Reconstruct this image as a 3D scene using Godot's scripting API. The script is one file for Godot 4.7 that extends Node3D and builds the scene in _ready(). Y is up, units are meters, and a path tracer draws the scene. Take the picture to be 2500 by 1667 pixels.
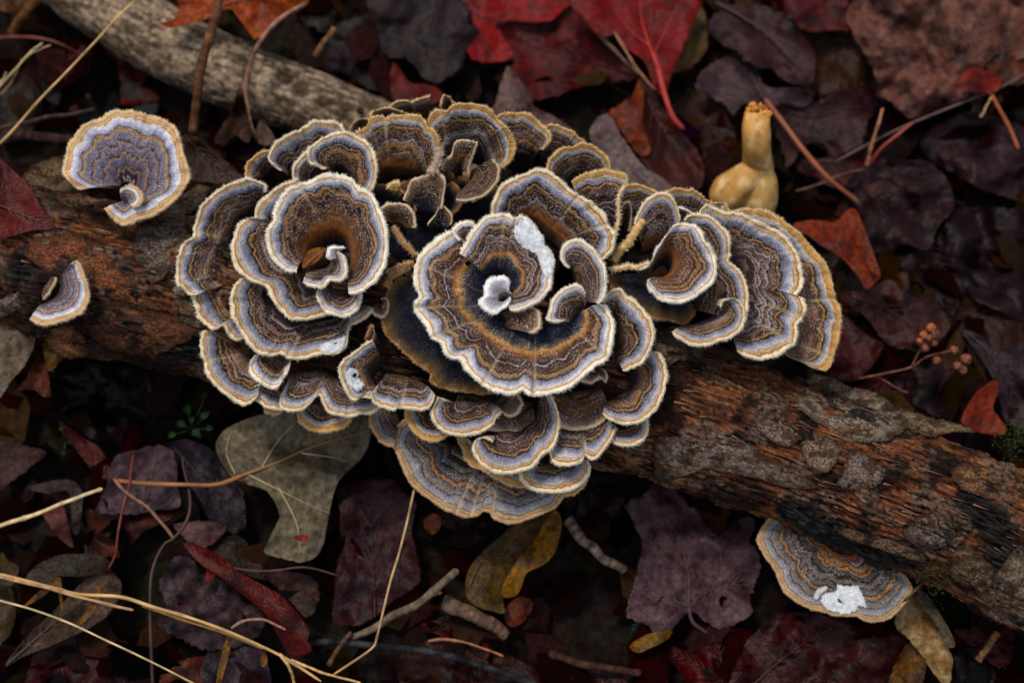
extends Node3D
# A cluster of zoned bracket mushrooms on a fallen branch, seen from above. Units: metres; heights below are given in millimetres above the ground.

const CROPS := {"S": [0.0, 0.0, 1.0], "F": [0.0, 0.0, 1.0630], "A": [400.0, 200.0, 0.31880], "B": [400.0, 650.0, 0.31880], "C": [900.0, 400.0, 0.31880], "D": [900.0, 850.0, 0.31888],
	"E": [1400.0, 400.0, 0.35070], "T": [800.0, 200.0, 0.29762], "G": [0.0, 0.0, 0.38265], "H": [0.0, 550.0, 0.38265], "I": [0.0, 1067.0, 0.38265],
	"J": [800.0, 1067.0, 0.38265], "K": [1600.0, 1067.0, 0.38265], "L": [1600.0, 500.0, 0.38265], "M": [1600.0, 0.0, 0.38265], "N": [800.0, 0.0, 0.38265]}
const PX := 0.25 / 2500.0
var cam: Camera3D
var eye_k := 0.0
var rng := RandomNumberGenerator.new()
var nz := FastNoiseLite.new()
var nf := FastNoiseLite.new()
var fw := FastNoiseLite.new()
var used := {}
var mats := {}
var log_path := PackedVector3Array()
var log_rad := PackedFloat32Array()

func _ready():
	rng.seed = 7
	nz.seed = 11; nz.noise_type = FastNoiseLite.TYPE_SIMPLEX_SMOOTH; nz.frequency = 1.0; nz.fractal_type = FastNoiseLite.FRACTAL_NONE
	nf.seed = 5; nf.noise_type = FastNoiseLite.TYPE_SIMPLEX_SMOOTH; nf.frequency = 1.0; nf.fractal_type = FastNoiseLite.FRACTAL_FBM; nf.fractal_octaves = 4
	fw.seed = 21; fw.noise_type = FastNoiseLite.TYPE_SIMPLEX_SMOOTH; fw.frequency = 1.0; fw.fractal_type = FastNoiseLite.FRACTAL_FBM; fw.fractal_octaves = 2; fw.fractal_gain = 0.3
	# ---- camera
	cam = Camera3D.new(); cam.name = "camera"; add_child(cam)
	var at := CameraAttributesPhysical.new()
	at.frustum_focal_length = 60.0
	at.frustum_near = 0.02; at.frustum_far = 20.0
	at.exposure_aperture = 9.0
	cam.attributes = at
	cam.near = 0.02; cam.far = 20.0
	var half := tan(deg_to_rad(cam.fov) / 2.0)
	var dist := 0.25 * 682.0 / 1024.0 / 2.0 / half
	at.frustum_focus_distance = dist - 0.002
	var tilt := deg_to_rad(17.0)
	var target := Vector3(0, 0.058, 0)
	cam.position = target + Vector3(0, cos(tilt), sin(tilt)) * dist
	cam.basis = Basis.looking_at(target - cam.position, Vector3(0, 0, -1))
	cam.current = true
	eye_k = half / 833.5
	# ---- sky and sun
	var we := WorldEnvironment.new(); we.name = "world_environment"
	var env := Environment.new()
	var sky := Sky.new(); var sm := ProceduralSkyMaterial.new()
	sm.sky_top_color = Color(0.93, 0.95, 1.0); sm.sky_horizon_color = Color(0.42, 0.43, 0.42); sm.sky_curve = 0.3
	sm.ground_bottom_color = Color(0.1, 0.09, 0.08); sm.ground_horizon_color = Color(0.3, 0.3, 0.3)
	sky.sky_material = sm
	env.background_mode = Environment.BG_SKY; env.sky = sky
	env.background_energy_multiplier = 0.8
	env.tonemap_mode = Environment.TONE_MAPPER_LINEAR
	env.tonemap_exposure = 2.0
	env.sdfgi_enabled = true; env.ssao_enabled = true; env.ssil_enabled = true
	we.environment = env; add_child(we)
	var sun := DirectionalLight3D.new(); sun.name = "sun"
	sun.light_energy = 0.8; sun.light_angular_distance = 12.0; sun.light_color = Color(1.0, 0.96, 0.9); sun.shadow_enabled = true
	sun.basis = Basis.looking_at(Vector3(0.35, -1.0, 0.42), Vector3(0, 0, -1))
	add_child(sun)
	make_materials()
	make_log_path()
	build_ground()
	build_logs()
	build_leaves()
	build_stems()
	build_brackets()
	build_oddments()

# ------------------------------------------------------------------ helpers
func c8(r: float, g: float, b: float) -> Color:
	return Color(r / 255.0, g / 255.0, b / 255.0).srgb_to_linear()

func numbered(called: String) -> String:
	var n: int = used.get(called, 0)
	used[called] = n + 1
	return called if n == 0 else "%s_%03d" % [called, n]

func thing(called: String, label: String, category: String, at: Vector3, group := "") -> Node3D:
	var o := Node3D.new(); o.name = numbered(called); add_child(o); o.position = at
	o.set_meta("label", label); o.set_meta("category", category)
	if group: o.set_meta("group", group)
	return o

func part(called: String, mesh: Mesh, mat: Material, parent: Node3D, kind := "") -> MeshInstance3D:
	var o := MeshInstance3D.new(); o.name = called; o.mesh = mesh; o.material_override = mat
	if parent == self: o.name = numbered(called)
	parent.add_child(o, true)
	if kind: o.set_meta("kind", kind)
	return o

func pix(x: float, y: float, h: float) -> Vector3:   # photograph coordinates and a height in mm -> the point of the place at that height
	var d := cam.basis * Vector3((x - 1250.0) * eye_k, -(y - 833.5) * eye_k, -1.0)
	return cam.position + d * ((h * 0.001 - cam.position.y) / d.y)

func pts(s: String) -> PackedVector2Array:
	var out := PackedVector2Array()
	var crop: Array = CROPS.F
	var have := false
	var x := 0.0
	for w in s.split(" ", false):
		if CROPS.has(w): crop = CROPS[w]; continue
		if have: out.append(Vector2(crop[0] + x * crop[2], crop[1] + float(w) * crop[2])); have = false
		else: x = float(w); have = true
	return out

func smooth(p: PackedVector2Array, n: int, closed := false) -> PackedVector2Array:   # n points at even steps along a Catmull-Rom curve
	var dense := PackedVector2Array()
	var m := p.size()
	if m == 1:
		for i in n: dense.append(p[0])
		return dense
	var segs := m if closed else m - 1
	for i in segs:
		var a := p[(i - 1 + m) % m] if closed or i > 0 else p[0] * 2.0 - p[1]
		var b := p[i]; var c := p[(i + 1) % m]
		var d := p[(i + 2) % m] if closed or i + 2 < m else c * 2.0 - b
		for k in 12:
			dense.append(b.cubic_interpolate(c, a, d, k / 12.0))
	dense.append(p[0] if closed else p[m - 1])
	var acc := PackedFloat32Array([0.0])
	for i in range(1, dense.size()): acc.append(acc[i - 1] + dense[i].distance_to(dense[i - 1]))
	var total := acc[acc.size() - 1]
	var out := PackedVector2Array(); var j := 0
	for i in n:
		var t := total * i / float(n if closed else n - 1)
		while j < acc.size() - 2 and acc[j + 1] < t: j += 1
		out.append(dense[j].lerp(dense[j + 1], clampf((t - acc[j]) / maxf(acc[j + 1] - acc[j], 1e-6), 0, 1)))
	return out

func length2(p: PackedVector2Array) -> float:
	var l := 0.0
	for i in range(1, p.size()): l += p[i].distance_to(p[i - 1])
	return l

# a grid of nv rows of nu points -> vertex normals, and which way round it lies
func grid_normals(pos: PackedVector3Array, nu: int, nv: int, wrap: bool) -> PackedVector3Array:
	var n := PackedVector3Array(); n.resize(pos.size())
	var last := nu if wrap else nu - 1
	for j in nv - 1:
		var r := j * nu
		for i in last:
			var i2 := (i + 1) % nu
			var c := (pos[r + nu + i2] - pos[r + i]).cross(pos[r + nu + i] - pos[r + i2]) * 1e6
			n[r + i] += c; n[r + i2] += c; n[r + nu + i] += c; n[r + nu + i2] += c
	for i in n.size(): n[i] = n[i].normalized() if n[i].length_squared() > 1e-20 else Vector3.UP
	return n

func grid_mesh(pos: PackedVector3Array, nor: PackedVector3Array, col: PackedColorArray, uv: PackedVector2Array, nu: int, r0: int, r1: int, wrap: bool, flip: bool) -> ArrayMesh:
	var a := []; a.resize(Mesh.ARRAY_MAX)
	a[Mesh.ARRAY_VERTEX] = pos.slice(r0 * nu, (r1 + 1) * nu)
	a[Mesh.ARRAY_NORMAL] = nor.slice(r0 * nu, (r1 + 1) * nu)
	if col.size(): a[Mesh.ARRAY_COLOR] = col.slice(r0 * nu, (r1 + 1) * nu)
	if uv.size(): a[Mesh.ARRAY_TEX_UV] = uv.slice(r0 * nu, (r1 + 1) * nu)
	var idx := PackedInt32Array()
	var last := nu if wrap else nu - 1
	idx.resize((r1 - r0) * last * 6)
	var k := 0
	for j in r1 - r0:
		var r := j * nu
		for i in last:
			var i2 := (i + 1) % nu
			var p := r + i; var q := r + i2; var s := r + nu + i2; var t := r + nu + i
			if flip:
				idx[k] = p; idx[k + 1] = q; idx[k + 2] = s; idx[k + 3] = p; idx[k + 4] = s; idx[k + 5] = t
			else:
				idx[k] = p; idx[k + 1] = s; idx[k + 2] = q; idx[k + 3] = p; idx[k + 4] = t; idx[k + 5] = s
			k += 6
	a[Mesh.ARRAY_INDEX] = idx
	var m := ArrayMesh.new(); m.add_surface_from_arrays(Mesh.PRIMITIVE_TRIANGLES, a)
	return m

func flip_normals(n: PackedVector3Array) -> PackedVector3Array:
	for i in n.size(): n[i] = -n[i]
	return n

func tri_mesh(pos: PackedVector3Array, nor: PackedVector3Array, col: PackedColorArray) -> ArrayMesh:
	for i in range(0, pos.size(), 3):   # wind each triangle to face along its normal
		if ((pos[i + 1] - pos[i]) * 1e3).cross((pos[i + 2] - pos[i]) * 1e3).dot(nor[i]) > 0.0:
			var p := pos[i + 1]; pos[i + 1] = pos[i + 2]; pos[i + 2] = p
			var c := col[i + 1]; col[i + 1] = col[i + 2]; col[i + 2] = c
	var a := []; a.resize(Mesh.ARRAY_MAX)
	a[Mesh.ARRAY_VERTEX] = pos; a[Mesh.ARRAY_NORMAL] = nor; a[Mesh.ARRAY_COLOR] = col
	var m := ArrayMesh.new(); m.add_surface_from_arrays(Mesh.PRIMITIVE_TRIANGLES, a)
	return m

func make_materials():
	var fine := FastNoiseLite.new(); fine.seed = 3; fine.noise_type = FastNoiseLite.TYPE_SIMPLEX; fine.frequency = 0.06; fine.fractal_octaves = 3
	var hairs := NoiseTexture2D.new(); hairs.width = 512; hairs.height = 512; hairs.seamless = true; hairs.noise = fine
	var ramp := Gradient.new(); ramp.set_color(0, Color(0.5, 0.5, 0.5)); ramp.set_color(1, Color(1, 1, 1)); hairs.color_ramp = ramp
	var bump := NoiseTexture2D.new(); bump.width = 512; bump.height = 512; bump.seamless = true; bump.noise = fine
	var rough_noise := FastNoiseLite.new(); rough_noise.seed = 9; rough_noise.frequency = 0.02; rough_noise.fractal_octaves = 5; rough_noise.fractal_gain = 0.62
	var grain := NoiseTexture2D.new(); grain.width = 512; grain.height = 512; grain.seamless = true; grain.noise = rough_noise
	var r2 := Gradient.new(); r2.set_color(0, Color(0.45, 0.45, 0.45)); r2.set_color(1, Color(1, 1, 1)); grain.color_ramp = r2
	var grain_h := NoiseTexture2D.new(); grain_h.width = 512; grain_h.height = 512; grain_h.seamless = true; grain_h.noise = rough_noise
	var m := StandardMaterial3D.new()   # velvet of the brackets
	m.vertex_color_use_as_albedo = true; m.albedo_texture = hairs; m.roughness = 0.95; m.metallic_specular = 0.1
	m.heightmap_enabled = true; m.heightmap_texture = bump; m.heightmap_scale = 0.012
	m.rim_enabled = true; m.rim = 0.06; m.rim_tint = 0.8
	mats.velvet = m
	m = StandardMaterial3D.new(); m.vertex_color_use_as_albedo = true; m.roughness = 0.9; m.metallic_specular = 0.2
	m.backlight_enabled = true; m.backlight = Color(0.5, 0.5, 0.5)
	mats.hair = m
	m = StandardMaterial3D.new(); m.vertex_color_use_as_albedo = true; m.albedo_texture = grain; m.roughness = 0.85; m.metallic_specular = 0.15
	m.uv1_triplanar = true; m.uv1_scale = Vector3(60, 60, 60); m.heightmap_enabled = true; m.heightmap_texture = grain_h; m.heightmap_scale = 0.03
	mats.wood = m
	var fl: StandardMaterial3D = m.duplicate(); fl.heightmap_scale = 0.011; fl.uv1_scale = Vector3(90, 90, 90); mats.flake = fl
	m = StandardMaterial3D.new(); m.vertex_color_use_as_albedo = true; m.albedo_texture = grain; m.roughness = 0.45; m.metallic_specular = 0.2
	m.uv1_triplanar = true; m.uv1_scale = Vector3(45, 45, 45); m.heightmap_enabled = true; m.heightmap_texture = grain_h; m.heightmap_scale = 0.014
	var cells := FastNoiseLite.new(); cells.seed = 4; cells.noise_type = FastNoiseLite.TYPE_CELLULAR; cells.frequency = 0.035; cells.cellular_return_type = FastNoiseLite.RETURN_DISTANCE2_SUB; cells.fractal_type = FastNoiseLite.FRACTAL_FBM; cells.fractal_octaves = 3; cells.fractal_gain = 0.55
	var net := NoiseTexture2D.new(); net.width = 512; net.height = 512; net.seamless = true; net.noise = cells
	m.heightmap_texture = net; m.heightmap_scale = 0.03
	m.backlight_enabled = true; m.backlight = Color(0.12, 0.12, 0.12)
	mats.leaf = m
	m = StandardMaterial3D.new(); m.vertex_color_use_as_albedo = true; m.roughness = 0.6; m.metallic_specular = 0.35
	mats.stem = m
	m = StandardMaterial3D.new(); m.vertex_color_use_as_albedo = true; m.albedo_texture = grain; m.roughness = 1.0; m.metallic_specular = 0.1
	m.uv1_triplanar = true; m.uv1_scale = Vector3(30, 30, 30)
	mats.soil = m

# ------------------------------------------------------------------ tubes (stems, twigs, veins)
func tube(path: PackedVector3Array, r0: float, r1: float, sides: int, col: Color, vary: float, knob := 0.0, origin := Vector3.ZERO, flat := 1.0) -> ArrayMesh:
	var pos := PackedVector3Array(); var cols := PackedColorArray()
	var n := path.size()
	var off := rng.randf() * 100.0
	for j in n:
		var d := (path[mini(j + 1, n - 1)] - path[maxi(j - 1, 0)]).normalized()
		var u := d.cross(Vector3.UP if absf(d.y) < 0.9 else Vector3.RIGHT).normalized()
		var w := u.cross(d)
		var r := lerpf(r0, r1, j / float(n - 1)) * (1.0 + knob * (nz.get_noise_2d(j * 0.09, off) + 0.2 * nz.get_noise_2d(j * 0.22, off)))
		if j == 0 or j == n - 1: r *= 0.35
		var c := col * (1.0 + vary * nz.get_noise_2d(j * 0.23, off + 9.0))
		if flat < 1.0:   # dry straw: a swollen brown node now and then, blotches
			var node := exp(-pow((fposmod(j + off * 7.0, 19.0) - 9.0) / 0.8, 2.0))
			r *= 1.0 + 0.45 * node; c = c.lerp(c8(70, 44, 24), 0.6 * node + 0.35 * clampf(nz.get_noise_2d(j * 0.5, off + 31.0) - 0.2, 0, 1))
		for i in sides:
			var a := TAU * i / sides
			pos.append(path[j] + (u * cos(a + j * 0.006) + w * sin(a + j * 0.006) * flat) * r * (1.0 + 0.5 * knob * nz.get_noise_2d(i * 0.7, j * 0.07 + off)) - origin)
			var cc := c * (1.0 + 0.4 * vary * nz.get_noise_2d(i * 1.3, j * 0.1 + off)); cc.a = 1.0
			cols.append(cc)
	var nor := grid_normals(pos, sides, n, true)
	var mid := path[n / 2] - origin
	var flip := false
	var s := 0.0
	for i in sides: s += nor[(n / 2) * sides + i].dot(pos[(n / 2) * sides + i] - mid)
	if s < 0.0: flip = true; nor = flip_normals(nor)
	return grid_mesh(pos, nor, cols, PackedVector2Array(), sides, 0, n - 1, true, flip)

func path3(s: String, hs: Array, n: int, wig := 0.0) -> PackedVector3Array:   # a traced line with heights (mm) spread along it
	var p := smooth(pts(s), n)
	var out := PackedVector3Array()
	var off := rng.randf() * 50.0
	for i in n:
		out.append(pix(p[i].x + 0.9 * wig * nz.get_noise_2d(i * 0.055, off), p[i].y + 0.9 * wig * nz.get_noise_2d(i * 0.055, off + 7.0), along(hs, i / float(n - 1))))
	return out

func along(a: Array, t: float) -> float:
	if a.size() == 1: return a[0]
	var x := t * (a.size() - 1); var k := mini(int(x), a.size() - 2)
	var a0: float = a[k]; var b0: float = a[k + 1]
	return cubic_interpolate(a0, b0, a[maxi(k - 1, 0)], a[mini(k + 2, a.size() - 1)], x - k)

func stem(called: String, label: String, category: String, s: String, hs: Array, r0: float, r1: float, col: Color, vary := 0.3, knob := 0.15, wig := 0.0, parent: Node3D = null, pname := "shaft") -> Node3D:
	var path := path3(s, hs, 54, wig + 1.2)
	var thin: float = {"straw": 0.46, "twig": 0.85}.get(called, 0.72)
	r0 *= thin; r1 *= thin
	if called == "twig": knob *= 0.45
	col = col * (0.55 if called == "twig" else (0.42 if called == "straw" else 0.5)); col.a = 1.0
	var t := parent
	if t == null: t = thing(called, label, category, path[0])
	part(pname, tube(path, r0 * 0.001, r1 * 0.001, 12 if r0 > 0.95 else 8, col, vary * 1.6, knob, t.position, 0.7 if called in ["straw", "dry_grass_tuft", "dry_grass"] else 1.0), mats.wood if called == "twig" else mats.stem, t)
	return t

# ------------------------------------------------------------------ the ground and the fallen branches
func make_log_path():
	var key := [[-260.0, 500.0, 31.0, 19.0], [0.0, 585.0, 31.0, 19.5], [270.0, 645.0, 31.0, 20.0], [640.0, 725.0, 31.0, 19.0], [1000.0, 800.0, 31.0, 18.5], [1400.0, 905.0, 31.0, 18.0], [1800.0, 1035.0, 31.0, 17.5], [2200.0, 1195.0, 30.0, 17.5], [2480.0, 1330.0, 29.0, 18.0], [2800.0, 1490.0, 28.0, 18.0]]
	var c := Curve3D.new(); var r := []
	for k in key:
		c.add_point(pix(k[0] * 1.063, k[1] * 1.063, k[2])); r.append(k[3])
	for i in range(1, key.size() - 1):
		var d := (c.get_point_position(i + 1) - c.get_point_position(i - 1)) / 6.0
		c.set_point_in(i, -d); c.set_point_out(i, d)
	c.bake_interval = 0.002
	var n := 500
	for i in n:
		var t := i / float(n - 1)
		log_path.append(c.sample_baked(c.get_baked_length() * t)); log_rad.append(along(r, t) * 0.001)

func log_top(p: Vector3) -> float:   # height (mm) of the big branch's skin above a point, or -1 off it
	var best := 1e9; var at := 0
	for i in range(0, log_path.size(), 4):
		var d := Vector2(p.x - log_path[i].x, p.z - log_path[i].z).length_squared()
		if d < best: best = d; at = i
	var r := log_rad[at]
	return (log_path[at].y + sqrt(maxf(r * r - best, r * r * 0.02))) * 1000.0

func on_log(x: float, y: float) -> float:
	var h := 45.0
	for k in 4: h = log_top(pix(x, y, h))
	return h

func build_ground():
	var n := 150; var pos := PackedVector3Array(); var col := PackedColorArray()
	for j in n:
		for i in n:
			var u := i / (n - 1.0) * 2.0 - 1.0; var v := j / (n - 1.0) * 2.0 - 1.0
			var p := Vector3(u * 0.22 + u * u * u * 2.8, 0, v * 0.22 + v * v * v * 2.8)
			p.y = 0.003 * nf.get_noise_2d(p.x * 40.0, p.z * 40.0) - 0.001
			pos.append(p)
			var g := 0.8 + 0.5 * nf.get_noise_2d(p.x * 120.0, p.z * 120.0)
			col.append(Color(0.014 * g, 0.0105 * g, 0.009 * g))  # soil tone near black: deep shade of the leaf gaps put into the colour
	var nor := grid_normals(pos, n, n, false)
	var flip := nor[n * 75 + 75].y < 0.0
	if flip: nor = flip_normals(nor)
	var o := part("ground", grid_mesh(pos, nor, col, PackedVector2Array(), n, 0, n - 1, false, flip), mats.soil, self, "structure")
	o.set_meta("label", "damp woodland soil, coloured near black for deep shade under the fallen leaves")
	# crumbled litter that nobody could count
	var tp := PackedVector3Array(); var tn := PackedVector3Array(); var tc := PackedColorArray()
	var tones := [c8(52, 32, 30), c8(40, 28, 28), c8(62, 38, 30), c8(34, 26, 28), c8(58, 30, 28), c8(74, 52, 36), c8(44, 34, 38)]
	for k in 7000:
		var a := rng.randf() * TAU
		var x := rng.randf_range(-0.36, 0.36); var z := rng.randf_range(-0.32, 0.28)
		var size := rng.randf_range(0.0012, 0.0062)
		var long := rng.randf_range(1.0, 2.6) if rng.randf() < 0.8 else 7.0
		if long > 5.0: size *= 0.25
		var c := Vector3(x, rng.randf_range(0.001, 0.0075), z)
		var up := Vector3(rng.randf_range(-0.5, 0.5), 1.0, rng.randf_range(-0.5, 0.5)).normalized()
		var e1 := up.cross(Vector3(cos(a), 0, sin(a))).normalized(); var e2 := up.cross(e1)
		var tone: Color = tones[rng.randi() % tones.size()] * rng.randf_range(0.12, 0.42); tone.a = 1.0
		var ring := []
		var m := 6
		for i in m:
			var b := TAU * i / m
			var r := size * rng.randf_range(0.6, 1.15)
			ring.append(c + e1 * cos(b) * r * long + e2 * sin(b) * r + up * size * rng.randf_range(-0.25, 0.25))
		for i in m:
			for q in [c, ring[(i + 1) % m], ring[i]]:
				tp.append(q); tn.append(up); tc.append(tone)
	o = part("leaf_litter", tri_mesh(tp, tn, tc), mats.soil, self, "stuff")
	o.set_meta("label", "dark crumbled leaf litter lying on the soil"); o.set_meta("category", "leaf litter")

func limb_mesh(path: PackedVector3Array, rad: PackedFloat32Array, nu: int, nv: int, origin: Vector3, skin: Callable) -> ArrayMesh:
	var pos := PackedVector3Array(); var cols := PackedColorArray(); var n := path.size()
	for j in nv:
		var t := j / float(nv - 1); var k := mini(int(t * (n - 1)), n - 2); var f := t * (n - 1) - k
		var p := path[k].lerp(path[k + 1], f)
		var d := (path[mini(k + 2, n - 1)] - path[maxi(k - 1, 0)]).normalized()
		var u := Vector3.UP.cross(d).normalized(); var w := d.cross(u)
		var r := lerpf(rad[k], rad[k + 1], f)
		var arc := t * 0.32
		for i in nu:
			var a := TAU * i / nu
			var dir := u * cos(a) + w * sin(a)
			var got: Array = skin.call(arc, a, p + dir * r)
			pos.append(p + dir * (r + got[0]) - origin); cols.append(got[1])
	var nor := grid_normals(pos, nu, nv, true)
	var s := 0.0
	for i in nu: s += nor[(nv / 2) * nu + i].dot(pos[(nv / 2) * nu + i] - (path[n / 2] - origin))
	var flip := s < 0.0
	if flip: nor = flip_normals(nor)
	return grid_mesh(pos, nor, cols, PackedVector2Array(), nu, 0, nv - 1, true, flip)

func build_logs():
	var o := thing("rotting_branch", "thick rotting branch with flaking grey bark that carries the bracket mushrooms", "branch", log_path[250] - Vector3(0, 0.018, 0))
	var black := []
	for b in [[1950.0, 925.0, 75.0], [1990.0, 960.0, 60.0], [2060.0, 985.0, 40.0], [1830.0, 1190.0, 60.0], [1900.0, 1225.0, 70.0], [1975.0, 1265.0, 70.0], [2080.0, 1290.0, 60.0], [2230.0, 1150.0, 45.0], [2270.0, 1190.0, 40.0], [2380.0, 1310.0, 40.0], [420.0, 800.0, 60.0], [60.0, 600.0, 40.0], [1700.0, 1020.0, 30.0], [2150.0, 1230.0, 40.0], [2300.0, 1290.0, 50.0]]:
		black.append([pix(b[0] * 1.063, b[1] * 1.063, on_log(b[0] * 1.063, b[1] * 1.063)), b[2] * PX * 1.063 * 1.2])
	var red := c8(100, 56, 37); var brown := c8(82, 46, 28); var tan_ := c8(154, 112, 74); var dark := c8(32, 23, 19); var grey := c8(90, 80, 71)
	var dark_spots := []  # round areas where the wood is blended towards a dark brown
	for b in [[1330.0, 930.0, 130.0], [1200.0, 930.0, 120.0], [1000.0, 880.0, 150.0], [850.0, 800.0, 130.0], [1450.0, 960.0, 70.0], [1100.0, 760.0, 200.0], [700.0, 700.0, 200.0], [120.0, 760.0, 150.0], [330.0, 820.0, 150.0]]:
		dark_spots.append([pix(b[0] * 1.063, b[1] * 1.063, on_log(b[0] * 1.063, b[1] * 1.063)), b[2] * PX * 1.063])
	var skin := func(arc: float, a: float, p: Vector3) -> Array:
		var v := a * 3.0
		var fib := nf.get_noise_3d(arc * 55.0 + 0.5 * sin(v), cos(a) * 26.0, sin(a) * 26.0)
		var fine := nz.get_noise_3d(arc * 260.0, cos(a) * 150.0, sin(a) * 150.0)
		var big := nf.get_noise_3d(p.x * 55.0, p.y * 55.0 + 9.0, p.z * 55.0)
		var c := brown.lerp(red, clampf(0.5 + big * 1.6, 0, 1))
		c = c.lerp(tan_, clampf(fib * 1.5 - 0.12 + fine * 0.4, 0, 1) * 0.85)
		c = c.lerp(dark, clampf(-fib * 2.4 - 0.15 - fine * 0.3, 0, 1))
		var patch := nf.get_noise_3d(p.x * 95.0 + 30.0, p.y * 95.0, p.z * 95.0)
		var bark := smoothstep(0.06, 0.14, patch + fine * 0.06)
		c = c.lerp(grey * (0.85 + 0.5 * fine + 0.5 * fib), bark * 0.6)
		var rot := nf.get_noise_3d(p.x * 70.0 + 7.0, p.y * 70.0, p.z * 70.0)
		c = c.lerp(dark * 0.5, smoothstep(0.08, 0.24, rot + 0.5 * fib) * 0.92)
		var sp := nz.get_noise_3d(p.x * 700.0, p.y * 700.0, p.z * 700.0)
		c = c.lerp(dark * 0.6, smoothstep(0.42, 0.6, sp + 0.4 * patch) * 0.85)
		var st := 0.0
		for b in dark_spots: st = maxf(st, 1.0 - p.distance_to(b[0]) / b[1])
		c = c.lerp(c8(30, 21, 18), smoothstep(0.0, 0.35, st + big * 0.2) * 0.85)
		var cn := absf(nz.get_noise_3d(arc * 38.0, cos(a) * 13.0, sin(a) * 13.0) + 0.12 * fib)
		var crack := smoothstep(0.07, 0.015, cn)
		c = c.lerp(Color(0.006, 0.005, 0.004), crack * 0.9)
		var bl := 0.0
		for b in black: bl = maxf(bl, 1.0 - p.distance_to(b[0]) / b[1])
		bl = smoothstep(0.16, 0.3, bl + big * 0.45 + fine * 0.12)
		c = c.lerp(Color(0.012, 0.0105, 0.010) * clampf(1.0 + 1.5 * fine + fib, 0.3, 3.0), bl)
		c.a = 1.0
		return [0.0011 * fib + 0.0003 * fine + 0.0017 * big - crack * 0.0009 + bark * 0.0006 + bl * (0.0004 * fine - 0.0003), c]
	part("wood", limb_mesh(log_path, log_rad, 300, 900, o.position, skin), mats.wood, o)
	# loose splinters of the rotten wood
	var tp := PackedVector3Array(); var tn := PackedVector3Array(); var tc := PackedColorArray()
	for k in 1700:
		var i := rng.randi_range(6, log_path.size() - 8); var a := rng.randf_range(-0.1, PI + 0.1)
		var d := (log_path[i + 3] - log_path[i - 3]).normalized(); var u := Vector3.UP.cross(d).normalized(); var w := d.cross(u)
		var out := u * cos(a) + w * sin(a)
		if nf.get_noise_3d(log_path[i].x * 60.0, a * 2.0, 4.0) < -0.02: continue
		var p := log_path[i] + out * (log_rad[i] + 0.0003) - o.position
		var side := d.cross(out)
		var l := rng.randf_range(0.0015, 0.007); var wd := rng.randf_range(0.00008, 0.0003)
		d = (d + side * rng.randf_range(-0.22, 0.22) + out * rng.randf_range(-0.03, 0.14)).normalized()
		var c := c8(98, 66, 44).lerp(c8(40, 25, 18), rng.randf()) * rng.randf_range(0.4, 0.9); c.a = 1.0
		for q in [p + side * wd, p + d * l + out * l * 0.06, p - side * wd]:
			tp.append(q); tn.append(out); tc.append(c)
	part("splinters", tri_mesh(tp, tn, tc), mats.stem, o, "stuff")
	# flakes of bark, each its own piece
	var plates := [
		["L 0 820 150 780 300 860 350 900 280 1000 150 990 60 1050 0 960", "L 160 900", 116, 102, 86], ["L 860 1250 950 1200 1050 1230 1230 1180 1400 1190 1530 1290 1600 1330 1600 1420 1500 1500 1350 1520 1200 1480 1050 1400 950 1330", "L 1250 1350", 122, 112, 100],
		["L 1560 1300 1750 1350 1950 1400 2050 1450 1900 1450 1750 1480 1620 1430", "L 1750 1410", 112, 98, 78], ["K 0 20 120 0 400 0 600 40 700 130 800 180 1000 280 1030 330 900 330 750 300 640 260 450 230 300 200 100 280 0 250", "K 480 130", 108, 98, 90],
		["K 1240 100 1380 120 1460 230 1440 300 1300 340 1170 310 1200 200", "K 1310 220", 104, 94, 88], ["K 940 30 1100 0 1180 80 1130 200 1030 230 950 150", "K 1060 110", 112, 96, 84], ["K 1600 580 1750 480 1900 560 1880 680 1740 720 1620 660", "K 1750 600", 96, 86, 80],
		["K 1890 700 2050 740 2170 860 2060 960 1900 900", "K 2010 840", 90, 80, 64], ["K 2080 960 2170 880 2352 700 2420 1200 2200 1180 2060 1080", "K 2240 1010", 104, 94, 82], ["L 200 1400 330 1420 480 1480 560 1560 420 1620 260 1590 150 1500", "L 340 1510", 118, 108, 102],
		["L 640 1330 760 1310 830 1400 930 1480 860 1540 740 1500 650 1420", "L 770 1420", 114, 102, 96], ["G 850 1490 900 1440 1000 1400 1150 1380 1220 1480 1180 1600 1130 1680 1000 1800 930 1780 870 1650", "G 1020 1560", 92, 86, 82], ["H 1080 280 1200 260 1230 450 1270 570 1150 560 1100 420", "H 1170 420", 120, 110, 102],
		["G 140 1130 240 1040 420 1010 460 1200 320 1250 180 1180", "G 300 1130", 96, 78, 60], ["G 930 1340 1050 1320 1250 1180 1350 1160 1300 1300 1150 1380 1000 1400", "G 1160 1290", 98, 88, 74], ["H 0 470 100 420 180 340 230 290 230 440 100 540 0 590 -80 520", "H 100 470", 126, 114, 102],
		["H 150 150 330 60 600 100 760 260 900 420 1030 545 800 490 620 450 420 340 250 270", "H 560 290", 118, 66, 44], ["H 560 500 800 490 1000 550 1240 630 1220 720 1080 790 930 830 720 800 600 720 540 620", "H 880 660", 98, 60, 40], ["H 300 700 420 640 520 700 560 820 440 850 330 800", "H 430 750", 110, 74, 46],
		["K 1150 560 1300 600 1500 650 1700 740 1720 800 1560 760 1380 700 1200 640", "K 1430 680", 112, 92, 76], ["L 1000 1080 1150 1110 1250 1180 1100 1200 960 1160", "L 1110 1150", 92, 84, 76], ["K 1900 200 2100 160 2352 260 2400 420 2150 400 1950 320", "K 2140 290", 108, 80, 58]]
	for p in plates:
		bark_plate(p[0], p[1], c8(p[2], p[3], p[4]), o)
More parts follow.
